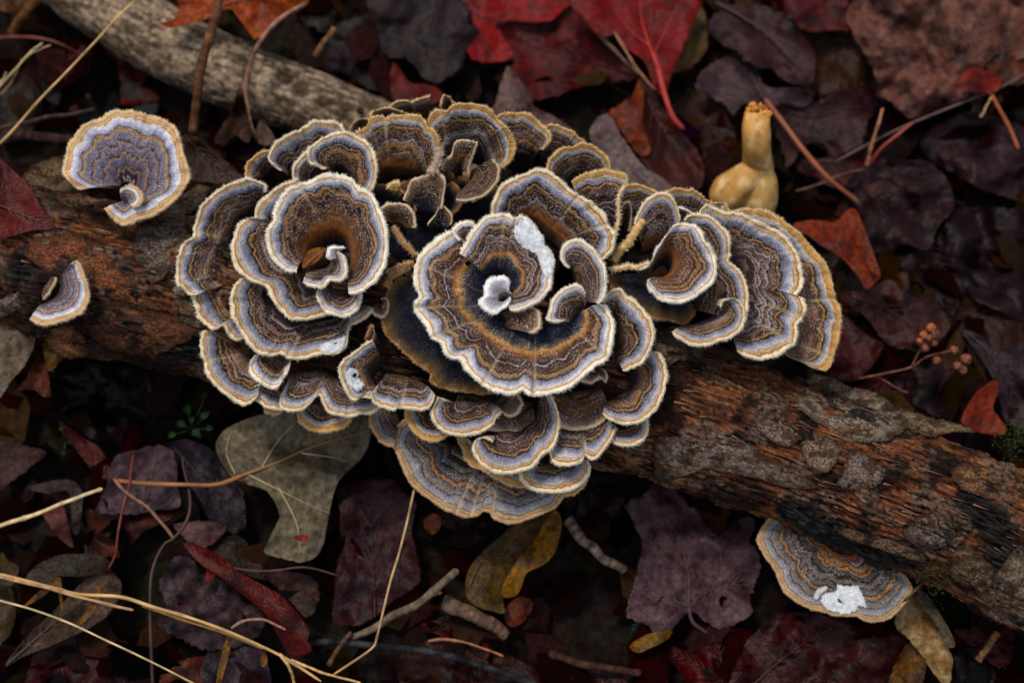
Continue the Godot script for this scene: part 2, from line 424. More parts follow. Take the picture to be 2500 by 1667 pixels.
	# the second, smoother branch
	var path := path3("F 90 -110 235 5 400 110 560 180 740 250 900 320 1100 400", [14, 14, 14, 14, 13, 12, 11], 120)
	var rad := PackedFloat32Array()
	for i in 120: rad.append(lerpf(0.0108, 0.0088, i / 119.0))
	var g := thing("grey_branch", "smooth grey brown fallen branch lying behind the mushrooms at upper left", "branch", path[60] - Vector3(0, 0.011, 0))
	var lo := c8(70, 56, 46); var hi := c8(158, 138, 116); var crack := c8(48, 38, 32)
	var groove := [pix(733, 212, 24), pix(786, 250, 24), pix(840, 278, 24), pix(903, 319, 22), pix(696, 180, 24)]
	var skin2 := func(arc: float, a: float, p: Vector3) -> Array:
		var m := nf.get_noise_3d(p.x * 90.0, p.y * 90.0, p.z * 90.0); var fine := nf.get_noise_3d(p.x * 420.0, p.y * 420.0, p.z * 420.0)
		var st := nf.get_noise_3d(arc * 60.0, cos(a) * 5.0, sin(a) * 5.0)
		var c := lo.lerp(hi, clampf(0.36 + m * 0.6 + fine * 0.7 + st * 1.0, 0, 1))
		var cr := smoothstep(0.30, 0.42, 0.5 * nz.get_noise_3d(arc * 60.0, cos(a) * 22.0, sin(a) * 22.0) + 0.4 * fine)
		var gr := 0.0
		for q in groove: gr = maxf(gr, 1.0 - p.distance_to(q) / 0.0042)
		gr = smoothstep(0.15, 0.6, gr + fine * 0.3)
		c = c.lerp(crack, maxf(cr * 0.4, gr * 0.85)); c.a = 1.0
		return [0.0006 * m + 0.0003 * fine - 0.0003 * cr - 0.0016 * gr, c]
	part("bark", limb_mesh(path, rad, 160, 520, g.position, skin2), mats.wood, g)
	var knot := tube(PackedVector3Array([pix(879, 272, 22.5), pix(880, 271, 23.5), pix(881, 270, 24.0)]), 0.0011, 0.0009, 10, Color(0.006, 0.005, 0.005), 0.0, 0.0, g.position)
	part("beetle_hole", knot, mats.soil, g)

func bark_plate(outline: String, centre: String, tone: Color, parent: Node3D):
	var c: Vector2 = pts(centre)[0]
	var ring := smooth(pts(outline), 150, true)
	var rows := 36; var nu := 150
	var pos := PackedVector3Array(); var cols := PackedColorArray()
	var off := rng.randf() * 80.0
	var org := parent.position
	for j in rows + 2:
		var t := minf(1.0, j / float(rows - 1))
		for i in nu:
			var q := c.lerp(ring[i], t) + (ring[i] - c).normalized() * pow(t, 5.0) * (6.0 * nf.get_noise_2d(i * 0.12, off) + 3.5 * nz.get_noise_2d(i * 0.6, off))
			var up := 0.75 + 0.55 * fw.get_noise_2d(q.x * 0.02, q.y * 0.02 + off) + 0.1 * nf.get_noise_2d(q.x * 0.05, q.y * 0.05)
			if j >= rows: up = -0.4
			var h := on_log_fast(q)
			pos.append(pix(q.x, q.y, h + up) - org)
			var m := nf.get_noise_2d(q.x * 0.035 + off, q.y * 0.035); var f := nz.get_noise_2d(q.x * 0.15, q.y * 0.15 + off)
			var rough := nf.get_noise_2d(q.x * 0.09 + off, q.y * 0.09)
			var cc := (tone * 0.8).lerp(c8(92, 66, 44), clampf(0.3 + 1.3 * m, 0, 1) * 0.7) * (1.0 + 0.5 * f + 0.9 * rough)
			cc = cc.lerp(c8(52, 36, 26), smoothstep(0.02, 0.3, nf.get_noise_2d(q.x * 0.018 + off, q.y * 0.03 + 40.0)) * 0.85)
			cc = cc.lerp(c8(40, 28, 20), smoothstep(0.72, 1.0, t + 0.25 * rough) * 0.75)
			cc = cc.lerp(c8(26, 21, 19), 0.8 * smoothstep(0.4, 0.6, nz.get_noise_2d(q.x * 0.13 + off, q.y * 0.13) * 0.7 + 0.7 * nf.get_noise_2d(q.x * 0.02, q.y * 0.02 + off))); cc.a = 1.0
			cols.append(cc)
	var nor := grid_normals(pos, nu, rows + 2, true)
	var s := 0.0
	for i in nu * 6: s += nor[nu + i].y
	var flip := s < 0.0
	if flip: nor = flip_normals(nor)
	part("bark_flake", grid_mesh(pos, nor, cols, PackedVector2Array(), nu, 0, rows + 1, true, flip), mats.flake, parent)

var log_cache := {}
func on_log_fast(q: Vector2) -> float:   # heights on a 12-pixel lattice, blended
	var x := q.x / 12.0; var y := q.y / 12.0; var i := floori(x); var j := floori(y)
	var v := []
	for k in [Vector2i(i, j), Vector2i(i + 1, j), Vector2i(i, j + 1), Vector2i(i + 1, j + 1)]:
		if not log_cache.has(k): log_cache[k] = on_log(k.x * 12.0, k.y * 12.0)
		v.append(log_cache[k])
	return lerpf(lerpf(v[0], v[1], x - i), lerpf(v[2], v[3], x - i), y - j)

# ------------------------------------------------------------------ fallen leaves
# A leaf from its traced outline: a sheet of rings about a centre, crumpled, with raised veins and a stalk.
# o: g = Vector2 slope (mm per 100 px), w = crumple (mm), curl = rise of the edge (mm), v = veins, p = stalk, vc = vein tone, tone2 = mottle, jag = toothed edge (px), roll = [ax, ay, mm] a lengthwise fold
func leaf(label: String, outline: String, centre: String, h: float, tone: Color, o := {}):
	tone = deep(tone)
	var c: Vector2 = pts(centre)[0]
	var raw := pts(outline)
	var nu := clampi(int(length2(raw) / 4.5), 90, 260)
	var ring := smooth(raw, nu, true)
	var rows := 26
	var off := rng.randf() * 200.0
	var jag: float = o.get("jag", 5.0); var w: float = o.get("w", 2.2); var curl: float = o.get("curl", 0.0)
	var slope: Vector2 = o.get("g", Vector2.ZERO)
	var tone2: Color = deep(o.tone2) if o.has("tone2") else tone * 0.42
	var roll: Array = o.get("roll", [])
	var size := 0.0
	for q in ring: size = maxf(size, q.distance_to(c))
	var fh := func(q: Vector2) -> float:
		var d := q - c
		var e := h + (slope.x * d.x + slope.y * d.y) * 0.01 + 1.3 * w * fw.get_noise_2d(q.x * 0.0065 + off, q.y * 0.0065) + 0.1 * w * nz.get_noise_2d(q.x * 0.03, q.y * 0.03 + off) + curl * pow(d.length() / size, 2.0)
		var edge := d.length() / size
		e += 3.5 * edge * edge * edge * fw.get_noise_2d(d.angle() * 1.1 + off, off) * minf(1.0, size / 120.0)
		if roll: e += roll[2] * (1.0 - exp(-pow(d.dot(Vector2(roll[0], roll[1])) / 60.0, 2.0)))
		return e
	var veins := []
	for s in o.get("v", []): veins.append(smooth(pts(s), 26))
	var base := pix(c.x, c.y, maxf(h, 0.5))
	var t := thing("fallen_leaf", label, "leaf", base, "")
	var pos := PackedVector3Array(); var cols := PackedColorArray()
	for j in rows + 2:
		var f := minf(1.0, j / float(rows - 1)); var under := j >= rows
		if j == rows + 1: f = 0.9
		for i in nu:
			var q := c.lerp(ring[i], f) + (ring[i] - c).normalized() * jag * f * f * f * f * f * (nf.get_noise_2d(i * 0.22, off) + 0.5 * absf(nz.get_noise_2d(i * 0.5, off)))
			var y: float = fh.call(q)
			var near := 1e9
			for vp in veins:
				for k in range(0, 26, 2): near = minf(near, q.distance_squared_to(vp[k]))
			if veins: y += 1.1 * (1.0 - exp(-near / 700.0)) - 0.6
			if under: y -= 0.3
			pos.append(pix(q.x, q.y, maxf(y, 0.4)) - base)
			var m := nf.get_noise_2d(q.x * 0.011 + off, q.y * 0.011); var fi := nf.get_noise_2d(q.x * 0.07, q.y * 0.07 + off)
			var cc := tone.lerp(tone2, clampf(0.25 + 1.5 * m + 0.5 * fi, 0, 1))
			cc *= 1.0 + 0.5 * fi
			cc *= lerpf(1.0, 0.62, smoothstep(0.34, 0.5, nz.get_noise_2d(q.x * 0.045 + off, q.y * 0.045)))
			cc.a = 1.0
			cols.append(cc)
	var nor := grid_normals(pos, nu, rows + 2, true)
	var s := 0.0
	for i in nu * 8: s += nor[nu + i].y
	var flip := s < 0.0
	if flip: nor = flip_normals(nor)
	part("blade", grid_mesh(pos, nor, cols, PackedVector2Array(), nu, 0, rows + 1, true, flip), mats.leaf, t)
	var inside := PackedVector2Array()
	for q in ring: inside.append(c.lerp(q, 0.95))
	var vc: Color = (o.vc * 0.6) if o.has("vc") else tone * 0.5
	for k in veins.size():
		var line := PackedVector3Array()
		for q in veins[k]: line.append(pix(q.x, q.y, maxf(fh.call(q), 0.4) + 0.02))
		part("vein", tube(line, o.get("vr", 0.3) * (0.001 if k == 0 else 0.0005), 0.00006, 6, vc if k == 0 or not o.has("v2") else (o.v2 as Color) * 0.6, 0.2, 0.1, base), mats.stem, t)
		# side veins, too fine to pick apart
		var sp := PackedVector3Array(); var sn := PackedVector3Array(); var sc := PackedColorArray()
		var line2: PackedVector2Array = veins[k]
		for e in range(5, 22, 3):
			for sd in [-1.0, 1.0]:
				var d := (line2[mini(e + 1, 25)] - line2[e - 1]).normalized().rotated(sd * rng.randf_range(0.6, 0.8))
				var l := size * (rng.randf_range(0.3, 0.46) if veins.size() < 3 else rng.randf_range(0.18, 0.3)) * sin(PI * (e + 2) / 28.0)
				var prev := Vector3.ZERO; var prev_w := Vector3.ZERO
				for m in 7:
					var q: Vector2 = line2[e] + d * l * (m / 6.0)
					d = d.rotated(-sd * 0.05)
					if not Geometry2D.is_point_in_polygon(q, inside): break
					var p := pix(q.x, q.y, maxf(fh.call(q), 0.4) + 0.1) - base
					var w2 := Vector3(d.y, 0, -d.x).normalized() * 0.00007 * (1.0 - m / 7.0)
					if m > 0:
						for x in [prev + prev_w, p + w2, p - w2, prev + prev_w, p - w2, prev - prev_w]: sp.append(x); sn.append(Vector3.UP); sc.append(tone * 0.42 if not o.has("v2") else (o.v2 as Color) * 0.42)
					prev = p; prev_w = w2
		if sp.size() > 0 and not o.has("v2"): part("side_veins", tri_mesh(sp, sn, sc), mats.stem, t, "stuff")
	if o.has("p"):
		var line := path3(o.p, o.get("ph", [h + 0.6, h]), 30)
		part("stalk", tube(line, o.get("pr", 0.6) * 0.001, o.get("pr", 0.6) * 0.0009, 8, (o.pc * 0.62) if o.has("pc") else vc, 0.25, 0.12, base), mats.stem, t)

func deep(c: Color) -> Color:   # wet leaves: darker and richer than dry ones
	var g := c.get_luminance()
	return Color(maxf(g + (c.r - g) * 1.38, 0.003), maxf(g + (c.g - g) * 1.38, 0.003), maxf(g + (c.b - g) * 1.38, 0.001)) * 0.25

func build_leaves():
	# top edge
	leaf("dark purple grey leaf hanging from the top edge beside the red leaf", "N 250 0 290 120 330 200 350 330 470 370 490 350 560 430 620 500 700 520 790 480 850 420 900 330 970 250 960 190 890 150 900 60 850 0 600 -60 350 -60", "N 620 180", 12, c8(66, 48, 52), {"v": ["N 700 -40 640 200 600 470", "N 680 60 520 200 400 340"]})
	leaf("red leaf with torn lower flap between two dark leaves", "N 850 0 900 60 940 160 980 240 900 290 910 360 1020 400 1130 380 1180 360 1130 260 1100 170 1190 120 1300 140 1420 130 1480 80 1540 0 1200 -80", "N 1060 120", 11, c8(196, 46, 34), {"tone2": c8(130, 32, 26), "v": ["N 850 -20 950 90 1200 130"]})
	leaf("broad dark reddish brown leaf beneath the red maple leaf", "N 1070 170 1200 120 1420 130 1550 60 1590 20 1700 180 1850 330 2000 480 1800 530 1600 560 1350 640 1250 600 1180 480 1170 360", "N 1450 340", 8, c8(122, 42, 34), {"v": ["N 2000 480 1700 400 1350 300 1150 200", "N 2000 480 1600 540 1350 630"], "tone2": c8(62, 26, 26)})
	leaf("bright red maple leaf with a red stalk pointing down", "N 1570 0 1650 120 1720 220 1780 230 1840 190 1880 260 1950 340 2020 380 2090 570 2150 610 2180 530 2220 400 2280 280 2340 120 2360 0 2000 -80", "N 2040 150", 17, c8(168, 34, 28), {"tone2": c8(116, 24, 22), "v": ["N 2110 440 2040 250 2000 100 1990 -60", "N 2060 300 1930 190 1800 20", "N 2090 330 2180 150 2260 -20"], "vc": c8(150, 22, 20), "vr": 0.5, "p": "N 2080 330 2110 440 2140 560 2180 690 2220 770 2275 825", "ph": [18, 20, 22, 20], "pr": 0.85, "pc": c8(132, 32, 28), "g": Vector2(0, 1.0)})
	leaf("tan leaf edge showing behind the bright red maple leaf", "N 2310 20 2400 60 2420 300 2330 420 2200 470 2150 560 2180 420 2230 300", "N 2290 300", 11, c8(128, 96, 54))
	leaf("pale mauve pointed leaf standing up behind the topmost mushrooms", "N 1150 420 1180 460 1250 540 1290 620 1330 690 1400 720 1500 780 1590 880 1300 930 1060 800 1060 690 1090 600 1110 520", "N 1230 720", 19, c8(156, 126, 122), {"tone2": c8(96, 64, 58), "v": ["N 1290 900 1230 700 1155 430"]})
	leaf("pale lilac grey leaf tucked under the upper right brackets", "N 1790 730 1830 780 1880 880 1950 980 2040 1080 2160 1150 2190 1230 1950 1280 1780 1080 1700 940 1670 850 1710 770", "N 1850 1000", 18, c8(176, 156, 156), {"tone2": c8(150, 120, 116), "v": ["N 2100 1220 1900 1020 1790 740"], "w": 1.5})
	leaf("dark red leaf left of the ochre stump with a vein along it", "N 2010 470 2090 580 2150 700 2260 850 2352 950 2400 1100 2352 1220 2150 1220 2050 1080 1960 960 1900 860 1800 730 1900 640 1990 560", "N 2100 880", 13, c8(96, 42, 36), {"v": ["N 2000 480 2100 760 2280 1000 2352 1150"], "tone2": c8(58, 28, 30)})
	leaf("orange brown strip of leaf beside the pale lilac grey leaf", "N 1990 500 2020 620 2010 800 2060 960 1990 990 1900 870 1800 720 1850 680 1940 620", "N 1950 800", 16, c8(170, 90, 54), {"tone2": c8(130, 56, 38)})
	leaf("small dull red leaf just above the highest bracket", "N 420 400 520 520 620 540 700 560 720 640 560 680 430 640 400 560", "N 540 590", 12, c8(130, 40, 28), {"tone2": c8(90, 30, 26)})
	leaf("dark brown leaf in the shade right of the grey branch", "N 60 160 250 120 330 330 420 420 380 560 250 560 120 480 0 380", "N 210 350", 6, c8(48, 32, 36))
	# upper right
	leaf("mottled purple brown leaf left of the crumpled pink leaf", "M 350 190 400 70 560 20 800 80 900 190 1010 340 1000 520 900 540 800 500 750 440 640 420 520 330 440 290", "M 700 280", 13, c8(92, 58, 60), {"v": ["M 400 10 600 140 800 290 900 400"], "tone2": c8(60, 34, 38), "jag": 9.0})
	leaf("mauve toothed lobe of a maple leaf above the ochre stump", "M 260 540 330 430 400 390 520 340 640 420 690 540 760 560 900 560 1000 590 960 680 820 660 740 680 640 670 560 660 500 730 470 690 400 640 330 600", "M 620 590", 11, c8(108, 82, 88), {"v": ["M 690 630 600 450 510 310", "M 690 630 500 530 420 500"], "jag": 8.0, "p": "M 700 630 830 800 950 960 1110 1140 1300 1290", "ph": [12, 15, 14, 9], "pr": 0.75, "pc": c8(120, 66, 40)})
	leaf("dark wine coloured maple leaf with pointed tips right of the stump", "M 740 660 980 670 1150 600 1350 570 1420 650 1370 760 1330 850 1300 930 1200 980 1150 1010 1050 900 980 920 930 960 850 1060 800 900 760 780", "M 1020 780", 8.5, c8(82, 46, 50), {"v": ["M 740 670 1000 740 1330 640", "M 740 680 950 860 1150 1000"], "jag": 9.0, "tone2": c8(48, 28, 32)})
	leaf("deep red leaf at the top edge left of the crumpled pink leaf", "M 830 -20 840 100 900 160 1000 200 1150 190 1240 180 1220 80 1210 -20 1000 -60", "M 1030 80", 14, c8(108, 30, 24), {"tone2": c8(52, 22, 22)})
	leaf("large crumpled pinkish grey maple leaf in the upper right corner", "M 1230 60 1260 200 1380 420 1430 560 1400 600 1500 640 1620 750 1750 720 1900 660 2000 600 1930 560 1970 480 2030 450 2110 430 2400 330 2420 0 1800 -80 1400 -60", "M 1880 380", 17, c8(170, 122, 112), {"w": 6.0, "tone2": c8(52, 34, 36), "v": ["M 2015 430 2010 260 1970 60 1950 -60", "M 2035 430 2080 220 2120 20", "M 1975 430 1850 300 1650 80", "M 2080 420 2230 290 2340 160"], "vc": c8(62, 40, 36)})
	leaf("shiny orange brown folded leaf tip on the crumpled pink leaf", "M 1910 560 1990 450 2060 430 2180 480 2210 540 2160 590 2030 585", "M 2070 520", 23, c8(168, 66, 26), {"tone2": c8(98, 34, 18), "p": "M 2140 590 2200 700 2260 810 2320 950", "ph": [22, 16, 10], "pr": 0.6, "pc": c8(160, 84, 48)})
	leaf("rust tinted leaf at the right edge below the crumpled pink leaf", "M 2120 440 2210 390 2400 330 2420 500 2260 540", "M 2280 440", 20, c8(122, 66, 50))
	leaf("very dark folded maple leaf spread under the reddish stalks", "M 1345 1060 1500 1030 1700 1030 1800 1070 1880 1180 1900 1330 1800 1450 1750 1590 1600 1560 1480 1600 1320 1600 1280 1350 1200 1250 1240 1140", "M 1500 1270", 9, c8(70, 48, 52), {"v": ["M 1345 1080 1430 1300 1480 1560", "M 1345 1080 1550 1280 1760 1480", "M 1345 1080 1580 1090 1860 1190"], "w": 4.5, "p": "M 1345 1070 1440 950 1560 850 1650 780", "ph": [11, 16, 18], "pr": 0.5, "pc": c8(118, 44, 36)})
	leaf("dark mauve leaf with pale flecks at the right edge", "M 1700 880 1850 780 2050 720 2400 860 2420 1250 2150 1230 1900 1100 1750 1010", "M 2050 980", 7.5, c8(78, 54, 60), {"w": 4.0, "tone2": c8(40, 28, 32)})
	leaf("rust coloured leaf with upturned edges right of the tallest brackets", "L 880 130 960 100 1080 100 1150 110 1240 25 1300 60 1330 180 1390 330 1440 450 1350 540 1310 480 1240 390 1150 310 1060 260 980 200", "L 1200 230", 21, c8(172, 82, 58), {"tone2": c8(128, 56, 40), "w": 3.0, "curl": 3.0, "jag": 2.0})
	leaf("narrow orange curled edge of the rust coloured leaf", "L 1310 90 1350 190 1400 320 1435 450 1370 410 1330 280", "L 1365 290", 26, c8(176, 88, 56), {"jag": 1.0, "w": 1.0})
	leaf("purple brown leaf below the rust coloured leaf", "L 1180 560 1350 545 1500 480 1650 560 1800 640 1880 780 1720 930 1600 920 1500 900 1400 790 1350 720 1290 680 1180 650", "L 1520 700", 12, c8(98, 60, 58), {"w": 4.0, "tone2": c8(52, 34, 38), "v": ["L 1250 580 1500 680 1800 860"]})
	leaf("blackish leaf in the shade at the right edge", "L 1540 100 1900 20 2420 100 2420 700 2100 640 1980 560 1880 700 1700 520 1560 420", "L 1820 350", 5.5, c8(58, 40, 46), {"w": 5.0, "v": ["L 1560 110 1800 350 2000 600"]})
	leaf("dark grey mauve leaf at the right edge above the orange one", "L 1950 790 2100 850 2200 930 2420 900 2420 1400 2250 1390 2200 1260 2150 1100 2060 950", "L 2240 1100", 8, c8(78, 60, 68), {"w": 3.0, "v": ["L 1980 800 2180 1000 2330 1300"]})
	leaf("bright orange pointed leaf beside the right end of the branch", "L 2180 1120 2190 1200 2160 1300 2240 1420 2200 1470 2060 1450 1960 1390 1990 1290 2060 1190", "L 2100 1340", 15, c8(176, 78, 40), {"tone2": c8(130, 54, 30), "jag": 2.0})
	leaf("dull red leaf peeping out under the outermost right bracket", "L 1180 700 1350 830 1450 880 1420 980 1300 1110 1180 1120 1090 1060 1120 900", "L 1250 960", 10, c8(98, 46, 46), {"w": 3.0, "tone2": c8(60, 30, 34)})
	leaf("dark wine leaf under the seed head", "L 1500 1000 1650 930 1850 960 1950 1100 1900 1350 1700 1300 1550 1180", "L 1720 1130", 5, c8(56, 34, 38), {"w": 3.0})
	# bottom right
	leaf("dusky purple maple leaf with branching veins below the branch", "K 0 300 100 320 190 400 210 440 250 450 330 560 390 630 430 610 500 550 600 510 630 580 600 660 660 740 665 850 630 950 600 1050 620 1120 500 1200 420 1230 330 1180 230 1110 170 1150 100 1230 0 1240 -60 1200 -180 1130 -150 1000 -110 850 -80 700 -150 520 -190 430 -80 380", "K 200 850", 8, c8(136, 106, 112), {"tone2": c8(84, 62, 70), "w": 3.0, "jag": 9.0, "v": ["K 215 1090 210 850 130 600 20 330", "K 215 1090 380 900 450 750 560 560", "K 230 1080 400 980 630 880", "K 200 1080 0 980 -120 900", "K 140 600 170 500 190 420"], "vc": c8(66, 40, 46), "p": "K 215 1090 240 1180 330 1250 430 1330", "ph": [9, 6, 3], "pr": 0.5})
	leaf("big maroon leaf below the lone bracket at the lower right", "K 560 1360 620 1270 760 1150 900 1120 1100 1130 1300 1180 1500 1190 1600 1250 1630 1380 1560 1500 1450 1640 1000 1680 500 1640", "K 1050 1390", 9, c8(90, 48, 46), {"w": 4.5, "tone2": c8(44, 24, 26), "v": ["K 600 1600 900 1350 1250 1150"], "jag": 7.0})
	leaf("rolled cream tan leaf at the lower right of the lone bracket", "K 1640 990 1760 1080 1880 1260 1870 1340 1900 1420 1870 1600 1790 1520 1700 1390 1620 1290 1530 1180", "K 1740 1260", 14, c8(244, 212, 168), {"w": 3.0, "tone2": c8(200, 158, 116), "roll": [0.8, -0.6, -4.0], "jag": 3.0})
	leaf("brown torn leaf piece under the rolled cream tan leaf", "K 1560 1400 1640 1300 1720 1400 1710 1560 1640 1680 1480 1640", "K 1620 1490", 10, c8(150, 110, 72), {"tone2": c8(80, 54, 38)})
	leaf("thin grey curled leaf strip above the rolled cream tan leaf", "K 1650 960 1740 1010 1840 1160 1915 1310 1870 1335 1780 1170 1690 1060", "K 1790 1150", 20, c8(122, 110, 92), {"jag": 2.0})
	leaf("folded ochre brown leaf in the gap under the branch", "K 230 440 330 400 470 460 450 560 380 640 330 530", "K 370 510", 6, c8(108, 74, 44))
	leaf("small yellow leaf tip beneath the purple maple leaf", "J 1930 1330 2040 1260 2190 1230 2170 1290 2050 1350 1980 1375", "J 2060 1300", 10, c8(168, 128, 66), {"jag": 1.5})
	leaf("green leaf scrap beside the small yellow leaf tip", "J 1940 1200 2000 1180 2050 1250 2010 1290 1950 1270", "J 2000 1240", 5, c8(34, 62, 44), {"jag": 2.0})
	leaf("dark leaf shred in the bottom right corner", "K 1900 1400 2050 1340 2200 1420 2400 1380 2420 1640 1950 1640", "K 2150 1500", 4, c8(42, 32, 34), {"w": 3.0})
	# bottom middle
	leaf("dark plum leaf with a wormhole left of the straw stalk", "J 60 350 200 280 400 270 480 340 560 420 540 600 590 850 560 950 420 1040 250 1180 50 1190 40 1050 60 800 80 500", "J 290 700", 8, c8(84, 52, 54), {"w": 3.0, "tone2": c8(56, 36, 44), "v": ["J 300 1150 290 800 250 300"]})
	leaf("olive tan folded leaf below the lowest fan bracket", "J 880 1000 900 850 1000 720 1130 610 1200 520 1350 500 1440 480 1370 620 1270 730 1200 850 1110 990 1130 1120 1050 1110 950 1080", "J 1080 830", 12, c8(148, 118, 82), {"w": 1.6, "jag": 1.0, "tone2": c8(86, 68, 46), "v": ["J 900 950 1000 770 1180 740"], "g": Vector2(-3, -1)})
	leaf("ochre turned over flap of the olive tan folded leaf", "J 1430 470 1490 520 1470 680 1400 800 1270 870 1230 970 1190 1020 1110 1010 1140 900 1230 760 1330 640", "J 1310 740", 17, c8(186, 138, 80), {"jag": 1.0, "w": 1.2, "tone2": c8(124, 88, 48)})
	leaf("large grey tan leaf with orange midrib below the left rosette", "F 850 1000 830 1050 790 1090 770 1120 755 1180 738 1260 700 1290 650 1282 605 1265 640 1225 642 1180 615 1130 570 1112 530 1092 502 1050 495 1020 520 985 590 955 700 935 830 920", "F 690 1090", 17, c8(178, 166, 144), {"tone2": c8(136, 124, 106), "jag": 2.0, "w": 2.6, "v": ["F 500 1112 560 1090 640 1060 720 1025 860 985", "F 570 1090 650 1130 720 1165 760 1180", "F 600 1075 640 1010 690 960", "F 690 1040 760 1050 800 1060", "F 640 1120 680 1200 690 1270", "F 540 1090 520 1040 530 990"], "vc": c8(140, 92, 50), "v2": c8(150, 134, 104), "vr": 0.5, "p": "F 262 1103 330 1110 430 1113 500 1112 560 1090", "ph": [14, 18, 20, 19, 18], "pr": 0.6, "pc": c8(126, 80, 46)})
	leaf("brown leaf among crumbs at the bottom edge under the dark twig", "J 600 1300 800 1290 1000 1340 1250 1440 1400 1568 1000 1640 500 1600 450 1400", "J 850 1450", 5, c8(70, 40, 34), {"w": 4.0, "tone2": c8(40, 26, 24)})
	leaf("dark brown leaf in the gap right of the olive tan leaf", "J 1500 150 1700 120 1900 250 1850 500 1700 620 1560 560 1480 350", "J 1680 370", 4, c8(52, 32, 28), {"w": 3.0})
	leaf("reddish brown leaf scrap at the bottom edge right of centre", "J 1400 1400 1600 1420 1850 1500 1900 1640 1450 1640", "J 1650 1540", 5, c8(78, 40, 34), {"w": 3.0})
	leaf("dull red leaf between the plum leaf and the straw stalk", "J 560 400 760 360 980 480 1000 640 850 700 700 640 600 560", "J 780 530", 4, c8(66, 38, 34), {"w": 3.0})
	leaf("small orange leaf tip glowing under the fan bracket", "J 610 540 660 490 720 510 710 590 650 620", "J 665 555", 8, c8(158, 82, 30), {"jag": 2.0})
	leaf("small orange brown leaf curl at the foot of the olive tan leaf", "J 1140 1080 1240 1020 1310 1060 1260 1160 1180 1210 1130 1160", "J 1210 1110", 9, c8(148, 78, 38), {"jag": 3.0})
	# bottom left
	leaf("pale mauve maple leaf left of the grey tan leaf", "I 620 480 640 400 700 250 720 150 800 100 1000 60 1100 100 1130 300 1140 440 980 470 900 490 800 485", "I 900 300", 8, c8(128, 104, 112), {"tone2": c8(84, 66, 74), "w": 2.6, "v": ["I 900 480 960 300 1000 80", "I 900 480 1100 420"], "jag": 6.0})
	leaf("slate purple leaf between the mauve leaf and the grey tan leaf", "I 1060 60 1200 20 1380 100 1420 200 1520 300 1560 420 1560 560 1480 620 1420 560 1330 520 1260 370 1180 280 1150 180", "I 1360 340", 6, c8(78, 66, 76), {"w": 3.0, "v": ["I 1100 60 1300 280 1520 540"]})
	leaf("small pink grey leaf scrap under the forked dark stem", "I 1110 560 1260 540 1420 550 1435 600 1340 690 1250 705 1180 645", "I 1270 620", 9, c8(142, 102, 102), {"w": 1.5})
	leaf("mottled grey mauve leaf with holes above the straw", "I 1130 760 1230 780 1290 880 1500 930 1550 1050 1700 1100 1650 1250 1500 1340 1300 1350 1100 1260 1000 1190 1060 1100 1020 960 1060 850", "I 1280 1080", 7, c8(104, 82, 88), {"tone2": c8(38, 28, 32), "w": 4.5, "jag": 8.0})
	leaf("long rolled dark red leaf slanting above the straw", "I 1150 665 1250 685 1400 755 1520 855 1700 955 1800 1015 1900 1125 1970 1220 1960 1300 1985 1360 1900 1400 1830 1370 1820 1240 1700 1135 1560 1015 1420 905 1270 805", "I 1610 985", 19, c8(116, 46, 42), {"tone2": c8(74, 28, 28), "roll": [-0.6, 0.8, -5.0], "jag": 1.5, "w": 1.5})
	leaf("grey brown pointed leaf near the lower left corner", "I 30 1460 100 1350 200 1240 330 1120 450 1000 560 900 700 870 765 920 765 1000 700 1120 600 1200 480 1260 300 1340 150 1400", "I 470 1110", 10, c8(120, 98, 84), {"tone2": c8(84, 62, 54), "v": ["I 40 1450 350 1180 720 900"], "w": 2.0, "jag": 1.5, "roll": [0.6, 0.75, 2.5]})
	leaf("dark olive arched leaf behind the grey brown pointed leaf", "I 160 900 260 800 400 750 600 750 690 790 690 860 520 890 360 890 270 960", "I 430 830", 13, c8(78, 64, 48), {"jag": 2.0, "w": 1.5})
	leaf("blackish red leaf at the bottom left edge", "I 180 1500 220 1380 400 1290 600 1260 850 1330 840 1450 700 1640 200 1640", "I 500 1470", 5, c8(80, 30, 32), {"w": 3.0})
	leaf("dark rust leaf beneath the mauve maple leaf", "I 540 760 560 600 550 470 700 490 1050 480 1090 520 920 600 840 690 800 760 680 760", "I 720 610", 5.5, c8(106, 50, 28), {"w": 2.0, "tone2": c8(62, 28, 18)})
	leaf("pinkish curled leaf edge left of the rust leaf", "I 270 480 340 450 400 440 440 600 465 705 380 650 310 560", "I 370 560", 9, c8(134, 78, 74), {"jag": 1.5})
	leaf("grey brown arched leaf edge below the pale straw tip", "I 180 320 400 270 500 310 525 400 500 600 460 600 450 420 420 340 300 360", "I 440 330", 12, c8(90, 72, 68), {"jag": 2.0})
	leaf("orange brown leaf at the bottom edge under the straws", "I 1030 1500 1150 1430 1300 1400 1310 1480 1250 1640 1050 1640", "I 1180 1510", 6, c8(122, 66, 30), {"tone2": c8(74, 30, 20)})
	leaf("dusky violet leaf at the bottom edge below the straw fork", "I 1330 1350 1480 1310 1640 1350 1720 1500 1660 1640 1300 1640", "I 1500 1470", 5, c8(88, 72, 84), {"w": 3.0})
	leaf("thin red leaf slanting above the mauve maple leaf", "I 370 -100 440 -60 560 20 640 80 700 200 720 270 640 260 560 180 480 80 420 0", "I 560 90", 8, c8(106, 28, 18), {"jag": 1.5})
	leaf("brown grey leaf at the left edge under the branch", "I -20 40 200 70 285 105 180 200 60 290 -20 330", "I 90 160", 8, c8(92, 62, 58), {"w": 2.0})
	leaf("mottled brown leaf at the left edge beside the straw", "I -20 760 60 800 120 850 60 940 100 1080 70 1240 20 1300 -20 1300", "I 30 1050", 9, c8(98, 82, 62), {"w": 3.0})
